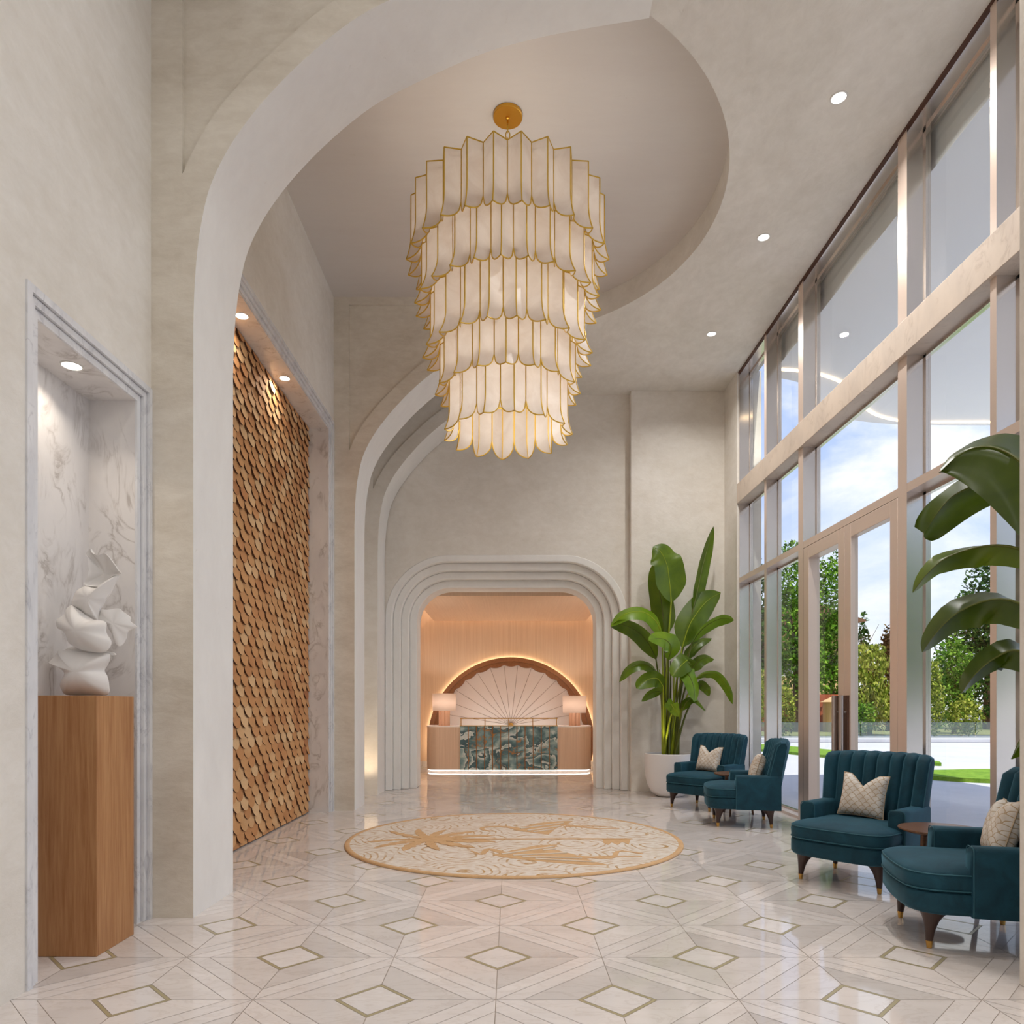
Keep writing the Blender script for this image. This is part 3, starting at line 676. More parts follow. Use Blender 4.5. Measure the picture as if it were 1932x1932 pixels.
# ---------------------------------------------------------------- rug
def rug():
    R = 1.56; c_ = (.033, 6.72)
    t = thing('round_rug', 'round ivory and tan medallion rug with palm tree and two birds', 'rug', (c_[0], c_[1], .002))
    obj('rug_field', MB().lathe([(R - .045, 0), (R - .045, .012), (.001, .0121)], 128, cap1=True), M_RUG, t, smooth=20)
    obj('rug_border', MB().lathe([(R - .045, 0), (R - .045, .0135), (R - .03, .016), (R - .008, .016), (R, .010), (R, 0)], 128, cap0=False, cap1=False), M_RUGB, t, smooth=60)
    zt = .0145
    def Z(x, y):
        p = FP(630 + .352 * x, 1510 + .352 * y, .016); return (p.x - c_[0], p.y - c_[1])
    def flat(pts, name):
        mb = MB()
        for k, pl in enumerate(pts):
            z = zt + .0004 * (k % 13)
            if isinstance(pl, tuple):
                mb.loft([[(a[0], a[1], zt - .003), (a[0], a[1], z), (b[0], b[1], z), (b[0], b[1], zt - .003)] for a, b in zip(*pl)])
            else: mb.poly(pl, 'Z', zt - .003, z)
        obj(name, mb, M_RUGB, t, smooth=0)
    def stroke(pts, w0, w1):
        pts = [Vector((*p, 0)) for p in pts]; pts = cat_rom(pts, 6); n = len(pts); a, b = [], []
        for i, p in enumerate(pts):
            tg = (pts[min(i + 1, n - 1)] - pts[max(i - 1, 0)]).normalized(); nn = Vector((-tg.y, tg.x, 0)); w = w0 + (w1 - w0) * i / (n - 1)
            a.append(((p + nn * w).x, (p + nn * w).y)); b.append(((p - nn * w).x, (p - nn * w).y))
        return (a, b)
    # palm: crown on the left, trunk running right
    cx_, cy_ = Z(520, 207)
    polys = []
    rnd = random.Random(2)
    for ang, ln_, wd in ((8, .56, .10), (32, .62, .12), (62, .60, .11), (95, .52, .09), (125, .58, .10), (152, .66, .09), (180, .62, .07), (207, .62, .10), (236, .58, .12), (268, .55, .10), (300, .60, .12), (332, .62, .12)):
        a = math.radians(ang); up, dn = [], []
        bend = -.35 if 0 < ang < 180 else .35
        n = 11
        for i in range(n + 1):
            s = i / n; aa = a + bend * s * .8
            px, py = cx_ + ln_ * s * math.cos(aa), cy_ + ln_ * s * math.sin(aa)
            w = wd * (math.sin(PI * min(1, s * .95 + .05)) ** .6) * (1.0 if i % 2 else .62)
            nx, ny = -math.sin(aa), math.cos(aa)
            up.append((px + nx * w * .55, py + ny * w * .55)); dn.append((px - nx * w * .55, py - ny * w * .55))
        polys.append(up + dn[::-1])
    polys.append(stroke([Z(520, 207), Z(900, 208), Z(1300, 207), Z(1600, 207)], .022, .012))
    polys.append([Z(*q) for q in ((1440, 210), (1590, 210), (1580, 236), (1545, 222), (1520, 238), (1490, 224), (1470, 238), (1445, 228))])
    flat(polys, 'palm_motif')
    low = [[Z(*q) for q in ((850, 292), (960, 268), (1080, 242), (1200, 236), (1175, 262), (1290, 290), (1400, 330), (1470, 345), (1380, 347), (1200, 335), (1050, 320), (900, 303))],
           stroke([Z(1050, 300), Z(930, 285), Z(830, 262), Z(790, 288), Z(735, 270)], .05, .01),
           stroke([Z(1290, 300), Z(1480, 308), Z(1530, 272), Z(1655, 285)], .03, .012), stroke([Z(1310, 312), Z(1470, 300), Z(1650, 300)], .02, .01)]
    flat(low, 'bird_motif')
    upp = [[Z(*q) for q in ((960, 158), (1090, 122), (1200, 112), (1280, 110), (1240, 132), (1190, 150), (1150, 182), (1060, 172))],
           stroke([Z(1040, 165), Z(930, 142), Z(810, 143), Z(800, 158), Z(870, 166)], .045, .012),
           stroke([Z(1220, 128), Z(1400, 150), Z(1530, 150)], .03, .012), stroke([Z(1230, 140), Z(1390, 138), Z(1500, 145)], .02, .01)]
    flat(upp, 'bird_motif')
    fl = [stroke([Z(*a), Z(*b)], .012, .006) for a, b in (((900, 290), (1180, 250)), ((960, 297), (1250, 283)), ((1010, 305), (1330, 312)), ((1080, 315), (1400, 333)), ((1120, 268), (1190, 262)),
          ((1000, 152), (1230, 122)), ((1040, 163), (1215, 138)), ((1070, 170), (1180, 156)))]
    ivory = simple('rug_ivory', lin(232, 222, 208), .6)
    for A, B in fl: obj('feather_line', MB().loft([[(a[0], a[1], zt + .001), (a[0], a[1], zt + .0075), (b[0], b[1], zt + .0075), (b[0], b[1], zt + .001)] for a, b in zip(A, B)]), ivory, t, smooth=0)
rug()
# ---------------------------------------------------------------- chandelier
def chandelier():
    C = Vector((-.022, 5.93, 0))
    t = thing('chandelier', 'large five-tier chandelier of folded cream panels with gold edges', 'chandelier', (C.x, C.y, ZR))
    z0 = ZR
    obj('ceiling_plate', MB().lathe([(.122, -.002), (.122, -.026), (.118, -.03), (.001, -.03)], 48, cap0=True), M_CANOPYG, t, smooth=40)
    obj('loop', MB().tube([(.0, 0, -.03), (0, 0, -.09)], .008, 10).lathe([(.018, -.03), (.018, -.04), (.008, -.045)], 16), M_CANOPYG, t)
    for i in range(9):
        zc = -.115 - i * .058; pts = []
        for k in range(21):
            a = 2 * PI * k / 20; x, z = .017 * math.cos(a), .036 * math.sin(a)
            pts.append((x if i % 2 else 0, 0 if i % 2 else x, zc + z))
        obj('chain_link', MB().tube(pts, .0045, 6, caps=False), M_GOLD, t)
    tiers = [(25, .80, .838, 5.41, 4.885, 0.0), (24, .715, .772, 5.02, 4.535, .2), (20, .640, .705, 4.66, 4.13, .1), (17, .562, .602, 4.25, 3.835, .35), (14, .498, .538, 3.95, 3.50, .1)]
    obj('centre_rod', MB().tube([(0, 0, -.62), (0, 0, 3.86 - ZR)], .011, 10), M_GOLD, t)
    for ti_, (n, R, RF, zt, zb, ph) in enumerate(tiers):
        zt -= ZR; zb -= ZR
        da = PI / n; RV = R * .89
        # ring and spokes that carry the panels
        ring = MB(); zr = zt - (.06 if ti_ < 4 else .03)
        ring.tube([(RV * .985 * math.cos(a), RV * .985 * math.sin(a), zr) for a in [2 * PI * k / 64 for k in range(65)]], .006, 6, caps=False)
        for k in range(5):
            a = 2 * PI * k / 5 + .3; ring.tube([(0, 0, zr), (RV * .985 * math.cos(a), RV * .985 * math.sin(a), zr)], .005, 6)
        obj('tier_ring', ring, M_GOLD, t)
        # one folded panel, ridge along +X
        nu, nv = 9, 12; rows = []; H = zt - zb; vb = zb + min(.135, H * .28)     # valley bottom height
        mb = MB(); edges = []
        for s in (1, -1):
            g = []
            for j in range(nv + 1):
                row = []
                for i in range(nu + 1):
                    u = i / nu                      # 0 ridge .. 1 valley
                    bot = zb + (vb - zb) * (1 - math.sqrt(max(0, 1 - u ** 2.6)))
                    z = zt + (bot - zt) * (j / nv)
                    fl = max(0, (zt - z) / H - .62) / .38
                    rr = (R + (RF - R) * fl ** 2)
                    a_r = Vector((rr, 0)); a_v = Vector((RV * math.cos(da), RV * math.sin(da) * s)) * (1 + .02 * fl ** 2)
                    p = a_r.lerp(a_v, u)
                    row.append((p.x, p.y, z))
                g.append(row)
            mb.grid(g, flip=s < 0)
            edges += [[r[-1] for r in g], g[0], g[-1]]
            if s == 1: edges.append([r[0] for r in g])
        pan = obj('shade_panel', mb, M_SHADE, t, smooth=20, recalc=False)
        rb = MB()
        for e in edges: rb.tube(e, .0052, 5, caps=False)
        rim = obj('gold_edge', rb, M_GOLD, pan, smooth=60)
        a_first = -PI / 2 + (da if ti_ == 0 else ph)
        pan.rotation_euler = (0, 0, a_first)
        for k in range(1, n):
            q = pan.copy(); COL.objects.link(q); q.parent = t; q.rotation_euler = (0, 0, a_first + 2 * PI * k / n)
            r2 = rim.copy(); COL.objects.link(r2); r2.parent = q
        zc = (zt + zb) / 2 + ZR
        light('chandelier_bulb', 'POINT', (C.x, C.y, zc - .02), (3, 3, 3, 3.4, 6)[ti_], (1, .94, .85), (.34, .34, .34, .28, .24)[ti_])
    light('chandelier_bulb_top', 'POINT', (C.x, C.y, 5.30), 5, (1, .92, .80), .2)
chandelier()
# ---------------------------------------------------------------- armchair
def rounded_outline(w, y0, y1, rf, rb, bulge, n=8):
    """plan outline: front (y0) with rounded corners and a bulge, back (y1)"""
    pts = []
    def arc(cx, cy, r, a0, a1):
        for i in range(n + 1):
            a = math.radians(a0 + (a1 - a0) * i / n); pts.append([cx + r * math.cos(a), cy + r * math.sin(a)])
    arc(w - rb, y1 - rb, rb, 0, 90); arc(-w + rb, y1 - rb, rb, 90, 180)
    pts.append([-w, (y0 + y1) / 2]); arc(-w + rf, y0 + rf, rf, 180, 270)
    for k in range(1, 6): pts.append([(-w + rf) + (2 * (w - rf)) * k / 6, y0])
    arc(w - rf, y0 + rf, rf, 270, 360); pts.append([w, (y0 + y1) / 2])
    for p in pts:
        if p[1] < (y0 + y1) / 2: p[1] -= bulge * (1 - (p[0] / w) ** 2)
    return pts
def ring(pts, z, inset=0.0, crown=0.0):
    out = []
    for x, y in pts:
        l = math.hypot(x, y); k = max(0, (l - inset) / l); out.append((x * k, y * k, z + crown))
    return out
def armchair():
    t = thing('armchair', '', 'armchair')
    base = rounded_outline(.355, -.36, .33, .13, .05, .035)
    mb = MB().loft([ring(base, .19, .03), ring(base, .196, .012), ring(base, .215, .0), ring(base, .29, .0), ring(base, .302, .006), ring(base, .306, .02)])
    obj('seat_base', mb, M_VEL, t, smooth=50)
    cu = rounded_outline(.35, -.365, .20, .13, .04, .035)
    mb = MB().loft([ring(cu, .305, .02), ring(cu, .310, .006), ring(cu, .325, .0), ring(cu, .375, -.004), ring(cu, .400, .004), ring(cu, .412, .02), ring(cu, .424, .06), ring(cu, .438, .15), ring(cu, .444, .30)])
    s = obj('seat_cushion', mb, M_VEL, t, smooth=60)
    for z, ins in ((.318, -.002), (.398, .0015)):
        p = ring(cu, z, ins); obj('piping', MB().tube(p + [p[0]], .0035, 6, caps=False), M_PIPE, s)
    for sx in (1, -1):                               # arms: low slabs, open at the front half of the seat
        prof = [(-.055, 0), (-.055, .328), (-.047, .344), (-.03, .352), (.03, .352), (.047, .344), (.055, .328), (.055, 0)]
        rows = []
        for y, k in ((-.105, .90), (-.098, .97), (-.085, 1.0), (.0, 1.0), (.16, 1.0), (.34, 1.02)):
            lean = .0
            rows.append([(sx * (.315 + px * k) , y, .192 + pz * (k if pz > .3 else 1)) for px, pz in prof])
        mb = MB(); mb.loft([r if sx > 0 else r[::-1] for r in rows]); a = obj('arm', mb, M_VEL, t, smooth=40)
        pp = [(sx * (.315 + px * .97), -.1, .192 + pz) for px, pz in prof]
        obj('piping', MB().tube(pp, .003, 6), M_PIPE, a)
    # back: seven channels, leaning and wrapping forward at the sides
    nch, ns = 8, 8; nu = nch * ns; nv = 18; front, back = [], []
    for j in range(nv + 1):
        v = j / nv; z = .20 + .70 * v
        rf, rb = [], []
        for i in range(nu + 1):
            u = -1 + 2 * i / nu
            hw = .335 + .045 * v ** .8
            wrap = .055 * abs(u) ** 3
            ch = abs(math.sin(PI * (u + 1) / 2 * nch)) ** .55 * .036 * (min(1, max(0, v - .28) / .12))
            yb_ = .335 + .135 * v ** 1.1 - wrap * (.5 + .5 * v)
            thick = .15 - .045 * v
            top = 1 if v < .93 else 1 - ((v - .93) / .07) ** 2 * .55
            zz = z - .02 * abs(u) ** 4 * v + (.016 * abs(math.sin(PI * (u + 1) / 2 * nch)) ** .5 if j >= nv - 1 else 0)
            x = hw * u
            ym = yb_ - thick / 2
            rf.append((x, ym - (thick / 2 * (top if v > .5 else 1)) - ch * top, zz)); rb.append((x * (.985 if abs(u) < 1 else 1), ym + thick / 2 * (top if v > .5 else 1) * (1 - .25 * abs(u) ** 6), zz))
        front.append(rf); back.append(rb)
    rows = [f + b[::-1] for f, b in zip(front, back)]
    mb = MB().loft(rows); bk = obj('backrest', mb, M_VEL, t, smooth=55)
    seams = MB()
    for k in range(1, nch):
        i = k * ns; seams.tube([(front[j][i][0], front[j][i][1] - .001, front[j][i][2]) for j in range(6, nv + 1)], .0028, 5)
    obj('seam', seams, M_PIPE, bk)
    for sx in (1, -1):
        obj('piping', MB().tube([(r[-1 if sx > 0 else 0][0], r[-1 if sx > 0 else 0][1], r[-1 if sx > 0 else 0][2]) for r in front[7:]], .0035, 6), M_PIPE, bk)
    for sx in (1, -1):
        for sy in (-1, 1):
            lx, ly = sx * .275, sy * .265 - .01
            prof = [(.200, .078), (.185, .066), (.165, .050), (.14, .037), (.11, .028), (.08, .022), (.05, .018), (.032, .0155)]
            rows = []
            for z, r in prof:
                k = (r - .0155)
                cxx, cyy = lx - sx * k * .55, ly - sy * k * .55
                rows.append([(cxx + r * math.cos(2 * PI * q / 16), cyy + r * math.sin(2 * PI * q / 16), z) for q in range(16)])
            lg = obj('leg', MB().loft(rows), M_LEG, t, smooth=50)
            rows = [[(lx + r * math.cos(2 * PI * q / 16), ly + r * math.sin(2 * PI * q / 16), z) for q in range(16)] for z, r in ((.040, .0172), (.001, .0125))]
            obj('brass_cap', MB().loft(rows), M_BRASS, lg, smooth=40)
    return t
CH_G = 'teal velvet armchairs along the windows'
proto = armchair()
chairs = [((2.50, 5.14, 0), -50, 'teal velvet armchair before the glass doors, nearest one with its whole front showing'),
          ((2.51, 3.885, 0), 255, 'teal velvet armchair cut off by the right edge of the picture'),
          ((2.41, 8.88, 0), -50, 'teal velvet armchair beside the white planter, farthest from the camera'),
          ((2.50, 7.66, 0), 258, 'teal velvet armchair seen side-on, right one of the far pair')]
chair_objs = []
for i, (loc, rz, lb) in enumerate(chairs):
    o = proto if i == 0 else copy_tree(proto)
    o.location = loc; o.rotation_euler = (0, 0, math.radians(rz)); tag(o, lb, 'armchair', CH_G); chair_objs.append((loc, rz))
# ---------------------------------------------------------------- cushions
def cushion():
    n = 24; h = .160; fr, bk = [], []
    for j in range(n + 1):
        v = -1 + 2 * j / n; a, b = [], []
        for i in range(n + 1):
            u = -1 + 2 * i / n
            pin = 1 - .07 * (1 - u * u) * (abs(v) ** 3) ; pin2 = 1 - .07 * (1 - v * v) * abs(u) ** 3
            x = u * h * pin2; z = v * h * pin
            notch = 1.0 * .092 * max(0, 1 - abs(u + .04) / .62) ** 1.15 * max(0, v) ** 1.6     # chopped top
            z -= notch
            th = .068 * ((1 - u ** 4) * (1 - v ** 4)) ** .55 * (1 - .75 * max(0, 1 - abs(u + .04) / .22) * max(0, v))
            th *= 1 + .05 * math.sin(u * 9 + v * 5) * (1 - v * v)
            a.append((x, -th, z + h)); b.append((x, th, z + h))
        fr.append(a); bk.append(b)
    mb = MB().grid(fr, flip=False).grid(bk, flip=True)
    me = obj('cushion', mb, M_CUSH, None, smooth=80)
    bm = bmesh.new(); bm.from_mesh(me.data); bmesh.ops.remove_doubles(bm, verts=bm.verts[:], dist=.0005); bmesh.ops.recalc_face_normals(bm, faces=bm.faces[:]); bm.to_mesh(me.data); bm.free()
    e = [fr[0][i] for i in range(n + 1)] + [fr[j][n] for j in range(n + 1)] + [fr[n][n - i] for i in range(n + 1)] + [fr[n - j][0] for j in range(n + 1)]
    obj('piped_edge', MB().tube([Vector(p) for k, p in enumerate(e) if k == 0 or (Vector(p) - Vector(e[k - 1])).length > 1e-4], .004, 6, caps=False), simple('cushion_piping', lin(190, 168, 140), .7), me)
    return me
cu0 = cushion()
for i, ((loc, rz), lb) in enumerate(zip(chair_objs, ('cream scallop-patterned cushion with chopped top on the armchair before the glass doors', 'cream scallop-patterned cushion on the armchair cut off at the right edge',
                                     'cream scallop-patterned cushion on the armchair beside the white planter', 'cream scallop-patterned cushion seen from the side on the far side-on armchair'))):
    o = cu0 if i == 0 else copy_tree(cu0)
    a = math.radians(rz); lx, ly = ((-.02, .10), (.03, .10), (-.02, .10), (.02, .10))[i]
    o.location = (loc[0] + lx * math.cos(a) - ly * math.sin(a), loc[1] + lx * math.sin(a) + ly * math.cos(a), .446)
    o.rotation_euler = (math.radians(-17), math.radians((3, -4, 3, -3)[i]), a + math.radians((4, -6, 4, -5)[i]))
    tag(o, lb, 'cushion', 'scallop cushions on the armchairs')
# ---------------------------------------------------------------- side tables
def side_table():
    t = thing('side_table', '', 'side table')
    obj('table_top', MB().lathe([(.10, .452), (.21, .458), (.243, .470), (.247, .476), (.245, .482), (.001, .483)], 56), M_TABW, t, smooth=40)
    for k in range(3):
        a = 2 * PI * k / 3 + math.radians(200)
        d = Vector((math.cos(a), math.sin(a), 0))
        obj('leg', MB().tube([d * .15 + Vector((0, 0, .46)), d * .165 + Vector((0, 0, .25)), d * .195], [.020, .017, .011], 12), M_TABW, t)
    obj('stretcher', MB().lathe([(.12, .20), (.12, .212)], 32), M_TABW, t)
    return t
st = side_table()
for i, (loc, lb) in enumerate((((2.73, 4.50, 0), 'round walnut side table between the two armchairs nearest the camera'), ((2.62, 8.27, 0), 'round walnut side table between the two far armchairs'))):
    o = st if i == 0 else copy_tree(st)
    o.location = loc; o.rotation_euler = (0, 0, (0, .6)[i]); tag(o, lb, 'side table', 'walnut side tables')
# ---------------------------------------------------------------- plants
def blade(pts, hw, vis, sgn, n=18, fold=.22, seed=0, tap=(4.2, .75), asym=1.0):
    """leaf blade along a world midrib; vis = share of the half width that lies across the view"""
    rnd = random.Random(seed); mid = cat_rom(pts, max(3, n // (len(pts) - 1))); m = len(mid); rows = []
    for i, p in enumerate(mid):
        t_ = i / (m - 1)
        tg = (mid[min(i + 1, m - 1)] - mid[max(i - 1, 0)]).normalized()
        img = Vector((tg.z, 0, -tg.x))
        img = img.normalized() if img.length > 1e-4 else Vector((1, 0, 0))
        va, vb = vis if isinstance(vis, tuple) else (vis, vis)
        def side(v, sg):
            q = (img * v * sg + Vector((0, sgn * sg, 0)) * math.sqrt(max(0, 1 - v * v)))
            return (q - tg * q.dot(tg)).normalized()
        sa, sb = side(va, 1), (side(vb, -1) if not isinstance(vis, tuple) else (img * -vb + Vector((0, sgn, 0)) * math.sqrt(max(0, 1 - vb * vb))).normalized())
        sd = (sa - sb).normalized(); nn = tg.cross(sd).normalized()
        if nn.y > 0 and max(va, vb) > .5: nn = -nn
        w = hw * min(1, (t_ / .22 + .02)) ** .62 * max(0, 1 - t_ ** tap[0]) ** tap[1]
        w = max(w, .004)
        row = []
        for k in range(-4, 5):
            s = k / 4
            wav = .018 * math.sin(t_ * 23 + s * 2 + seed) * abs(s) ** 2
            row.append(p + (sa if s > 0 else sb) * (w * abs(s) * (asym if s > 0 else 1)) + nn * (-fold * w * (abs(s) ** 1.3) * (1 if nn.z < 0 else -1) * -1 + wav * w * 4 * .25))
        rows.append(row)
    return MB().grid(rows), mid
def blade_edges(U, M, Lw, n=5):
    """leaf blade spanned between an upper edge, a midrib and a lower edge"""
    U, M, Lw = cat_rom(U, n), cat_rom(M, n), cat_rom(Lw, n)
    return MB().grid([[u.lerp(m, k / 4) + Vector((0, .02 * math.sin(PI * k / 4), .012 * math.sin(PI * k / 4))) for k in range(4)] + [m.lerp(l, k / 5) + Vector((0, .03 * math.sin(PI * k / 5), 0)) for k in range(6)] for u, m, l in zip(U, M, Lw)]), M
def plant_leaf(parent, org, pts, hw, vis, sgn, stem_from, seed, mat, fold=.22, bright=False, r=.009, tap=(4.2, .75), asym=1.0, edges=None):
    if edges: mb, mid = blade_edges(*[[p - org for p in e] for e in edges])
    else: mb, mid = blade([p - org for p in pts], hw, vis, sgn, seed=seed, fold=fold, tap=tap, asym=asym)
    lf = obj('leaf', mb, mat, parent, smooth=75, recalc=False)
    b0 = mid[0]; s0 = stem_from - org
    k = Vector((s0.x * .55 + b0.x * .45, s0.y * .5 + b0.y * .5, s0.z + (b0.z - s0.z) * .6))
    st_ = cat_rom([s0, k, b0], 6)
    obj('leaf_stalk', MB().tube(st_ + mid[1:], [r * 1.5 - r * .6 * i / len(st_) for i in range(len(st_))] + [max(.0016, r * .8 * (1 - i / len(mid))) for i in range(1, len(mid))], 7), (M_STEM2 if bright else M_STEM) , lf)
    return lf
def far_plant():
    Y0 = 10.02; org = Vector((2.24, Y0, 0))
    t = thing('potted_plant', 'tall banana-leaf plant in a round white planter beside the far armchair', 'potted plant', org)
    r, h = .345, .60
    prof = [(.16, .0), (.20, .012), (.26, .07), (.305, .16), (.333, .28), (r, .42), (r, .595), (r - .006, h), (r - .024, h), (r - .028, h - .01), (r - .03, h - .06)]
    obj('planter', MB().lathe(prof, 56, cap1=False), M_POT, t, smooth=45)
    obj('soil', MB().lathe([(r - .03, h - .05), (.15, h - .035), (.001, h - .03)], 32, cap0=False), M_SOIL, t)
    q = lambda x, y, d: P(1130 + .3209 * x, 960 + .3209 * y, Y0 + d)
    px = .3209 * Y0 / F
    L_ = [  # midrib (crop px + depth), visible half width (crop px), true half width, lean sign, fresh?
        ([(425, 548, -.02), (415, 430, -.05), (400, 330, -.08), (365, 255, -.10), (318, 222, -.08)], 95, .235, 1, 0),
        ([(385, 750, .10), (378, 640, .12), (362, 520, .15), (338, 410, .18), (318, 325, .2)], 66, .17, -1, 0),
        ([(553, 592, .0), (582, 470, .03), (612, 330, .06), (640, 225, .10), (674, 104, .14)], 42, .13, 1, 0),
        ([(490, 812, -.05), (530, 690, -.03), (585, 600, .0), (645, 535, .03), (716, 492, .08)], 84, .20, -1, 0),
        ([(545, 790, -.12), (610, 705, -.2), (690, 655, -.25), (745, 645, -.28), (793, 656, -.3)], 30, .14, 1, 1),
        ([(500, 890, -.02), (545, 825, -.02), (600, 780, .0), (662, 762, .03)], 27, .10, -1, 0),
        ([(372, 745, -.05), (330, 655, -.15), (250, 605, -.25), (150, 620, -.32), (68, 692, -.36)], 46, .17, 1, 1),
        ([(335, 882, -.1), (290, 790, -.18), (215, 715, -.25), (130, 680, -.3), (70, 690, -.34)], 40, .14, -1, 0),
        ([(408, 890, -.12), (425, 815, -.22), (395, 772, -.32), (345, 762, -.40), (292, 772, -.46)], 52, .15, 1, 1),
        ([(505, 905, -.15), (520, 890, -.24), (490, 915, -.33), (455, 955, -.38), (430, 985, -.40)], 55, .14, 1, 0),
        ([(535, 960, -.05), (575, 905, -.05), (625, 875, -.02), (676, 884, .03)], 32, .11, -1, 0),
        ([(348, 992, -.1), (310, 935, -.15), (245, 912, -.2), (175, 945, -.24), (120, 1018, -.26)], 31, .12, 1, 0),
        ([(378, 1045, -.2), (345, 1000, -.28), (300, 1000, -.33), (255, 1025, -.37), (222, 1058, -.4)], 47, .13, 1, 0),
        ([(370, 1080, -.15), (335, 1075, -.2), (290, 1095, -.24), (250, 1132, -.26)], 27, .08, -1, 0),
        ([(495, 985, -.2), (515, 965, -.3), (545, 1010, -.36), (562, 1080, -.40), (560, 1135, -.41)], 47, .13, -1, 1),
        ([(565, 1005, -.12), (620, 970, -.2), (695, 975, -.25), (760, 1060, -.28), (786, 1148, -.3)], 19, .10, 1, 1),
        ([(585, 1060, -.1), (600, 1035, -.14), (630, 1060, -.18), (648, 1102, -.2)], 26, .07, 1, 0),
        ([(490, 1185, -.16), (520, 1130, -.2), (570, 1125, -.22), (628, 1190, -.24)], 20, .08, -1, 0),
        ([(440, 1160, -.22), (425, 1150, -.26), (445, 1180, -.30), (470, 1222, -.32)], 32, .09, 1, 1)]
    for i, (pp, vp, hw, sg, fr) in enumerate(L_):
        vis = min(1, vp * px / hw)
        a = random.Random(i * 7 + 1)
        sf = org + Vector((-.06 + .22 * (i % 6) / 6 - .03, -.06 + .12 * a.random(), h - .035))
        plant_leaf(t, org, [q(*p) for p in pp], hw, vis, sg, sf, i, M_LEAF2 if fr else M_LEAF, bright=i % 3 == 0, r=.011)
    for i in range(7):          # bare stalks in the clump
        a = random.Random(i + 90); x = -.10 + .22 * i / 6
        obj('stalk', MB().tube([(x, -.05 + .1 * a.random(), h - .035), (x * 1.1, -.03, 1.2), (x * 1.4, 0, 1.75 + .3 * a.random())], [.018, .014, .007], 8), M_STEM2 if i in (0, 4) else M_STEM, t)
    light('planter_uplight', 'SPOT', (2.12, Y0 - .22, h + .04), 6, (1, .86, .5), .03, rot=(PI - .1, 0, 0)).data.spot_size = 1.0
far_plant()
def near_plant():
    org = Vector((2.97, 3.42, 0)); h = .5
    t = thing('potted_plant', 'dark arching banana leaves reaching in from the right edge before the window', 'potted plant', org)
    obj('planter', MB().lathe([(.12, 0), (.15, .01), (.185, .12), (.2, .3), (.2, h), (.185, h), (.18, h - .05)], 40, cap1=False), M_POT, t, smooth=45)
    obj('soil', MB().lathe([(.18, h - .05), (.001, h - .03)], 24, cap0=False), M_SOIL, t)
    L_ = [([(2080, 980, 3.52), (1990, 902, 3.64), (1925, 864, 3.78), (1880, 850, 3.88), (1840, 852, 3.97), (1806, 868, 4.03), (1779, 894, 4.07)], (.50, .985), .40, 1, 0, .04),
          ([(1960, 925, 3.9), (1900, 896, 4.05), (1845, 908, 4.15), (1798, 940, 4.22), (1762, 978, 4.26), (1738, 1014, 4.28)], (.75, .97), .15, 1, 0, .06),
          ([(1985, 1075, 3.62), (1925, 1036, 3.75), (1860, 1030, 3.9), (1790, 1050, 4.0), (1750, 1082, 4.06), (1722, 1118, 4.1)], (.18, .62), .15, 1, 1, .1),
          ([(1985, 1190, 3.6), (1925, 1139, 3.72), (1870, 1131, 3.82), (1810, 1154, 3.92), (1770, 1190, 3.98), (1740, 1230, 4.0)], (.2, .75), .185, 1, 0, .1),
          ([(1985, 1275, 3.6), (1925, 1228, 3.7), (1880, 1240, 3.78), (1840, 1272, 3.84), (1814, 1308, 3.86)], (.2, .7), .14, 1, 0, .1),
          ([(1975, 1360, 3.62), (1945, 1370, 3.72), (1925, 1395, 3.78), (1908, 1432, 3.8)], (.5, .6), .10, -1, 1, .1)]
    EDGES = [([(1990, 832), (1924, 821), (1889, 818), (1844, 830), (1814, 846), (1791, 863), (1777, 886)], [(1990, 925), (1923, 869), (1897, 852), (1868, 843), (1835, 846), (1805, 862), (1776, 888)],
              [(1990, 1080), (1924, 1011), (1890, 975), (1855, 941), (1829, 920), (1800, 901), (1778, 890)]),
             ([(1905, 884), (1858, 884), (1815, 902), (1776, 930), (1749, 952), (1731, 976), (1725, 994)], [(1915, 915), (1865, 908), (1829, 920), (1794, 939), (1768, 969), (1754, 990), (1743, 1006)],
              [(1925, 955), (1895, 948), (1867, 955), (1829, 976), (1791, 1003), (1772, 1016), (1758, 1021)])]
    EY = [(3.62, 3.78, 3.85, 3.92, 3.98, 4.03, 4.06), (3.95, 4.04, 4.10, 4.16, 4.20, 4.23, 4.25)]; EK = (1, 1, 1, .95, .8, .5, .1)
    for i, (pp, vis, hw, sg, fr, fo) in enumerate(L_):
        pts = [P(*p) for p in pp]; ed = None
        if i < 2: ed = [[P(x, y, Y + dy * k) for (x, y), Y, k in zip(e, EY[i], EK)] for e, dy in zip(EDGES[i], ((.24, 0, -.05), (.10, 0, .05))[i])]
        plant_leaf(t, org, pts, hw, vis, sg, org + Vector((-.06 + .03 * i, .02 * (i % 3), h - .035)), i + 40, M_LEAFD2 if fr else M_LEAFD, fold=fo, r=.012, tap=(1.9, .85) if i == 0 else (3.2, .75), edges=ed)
near_plant()
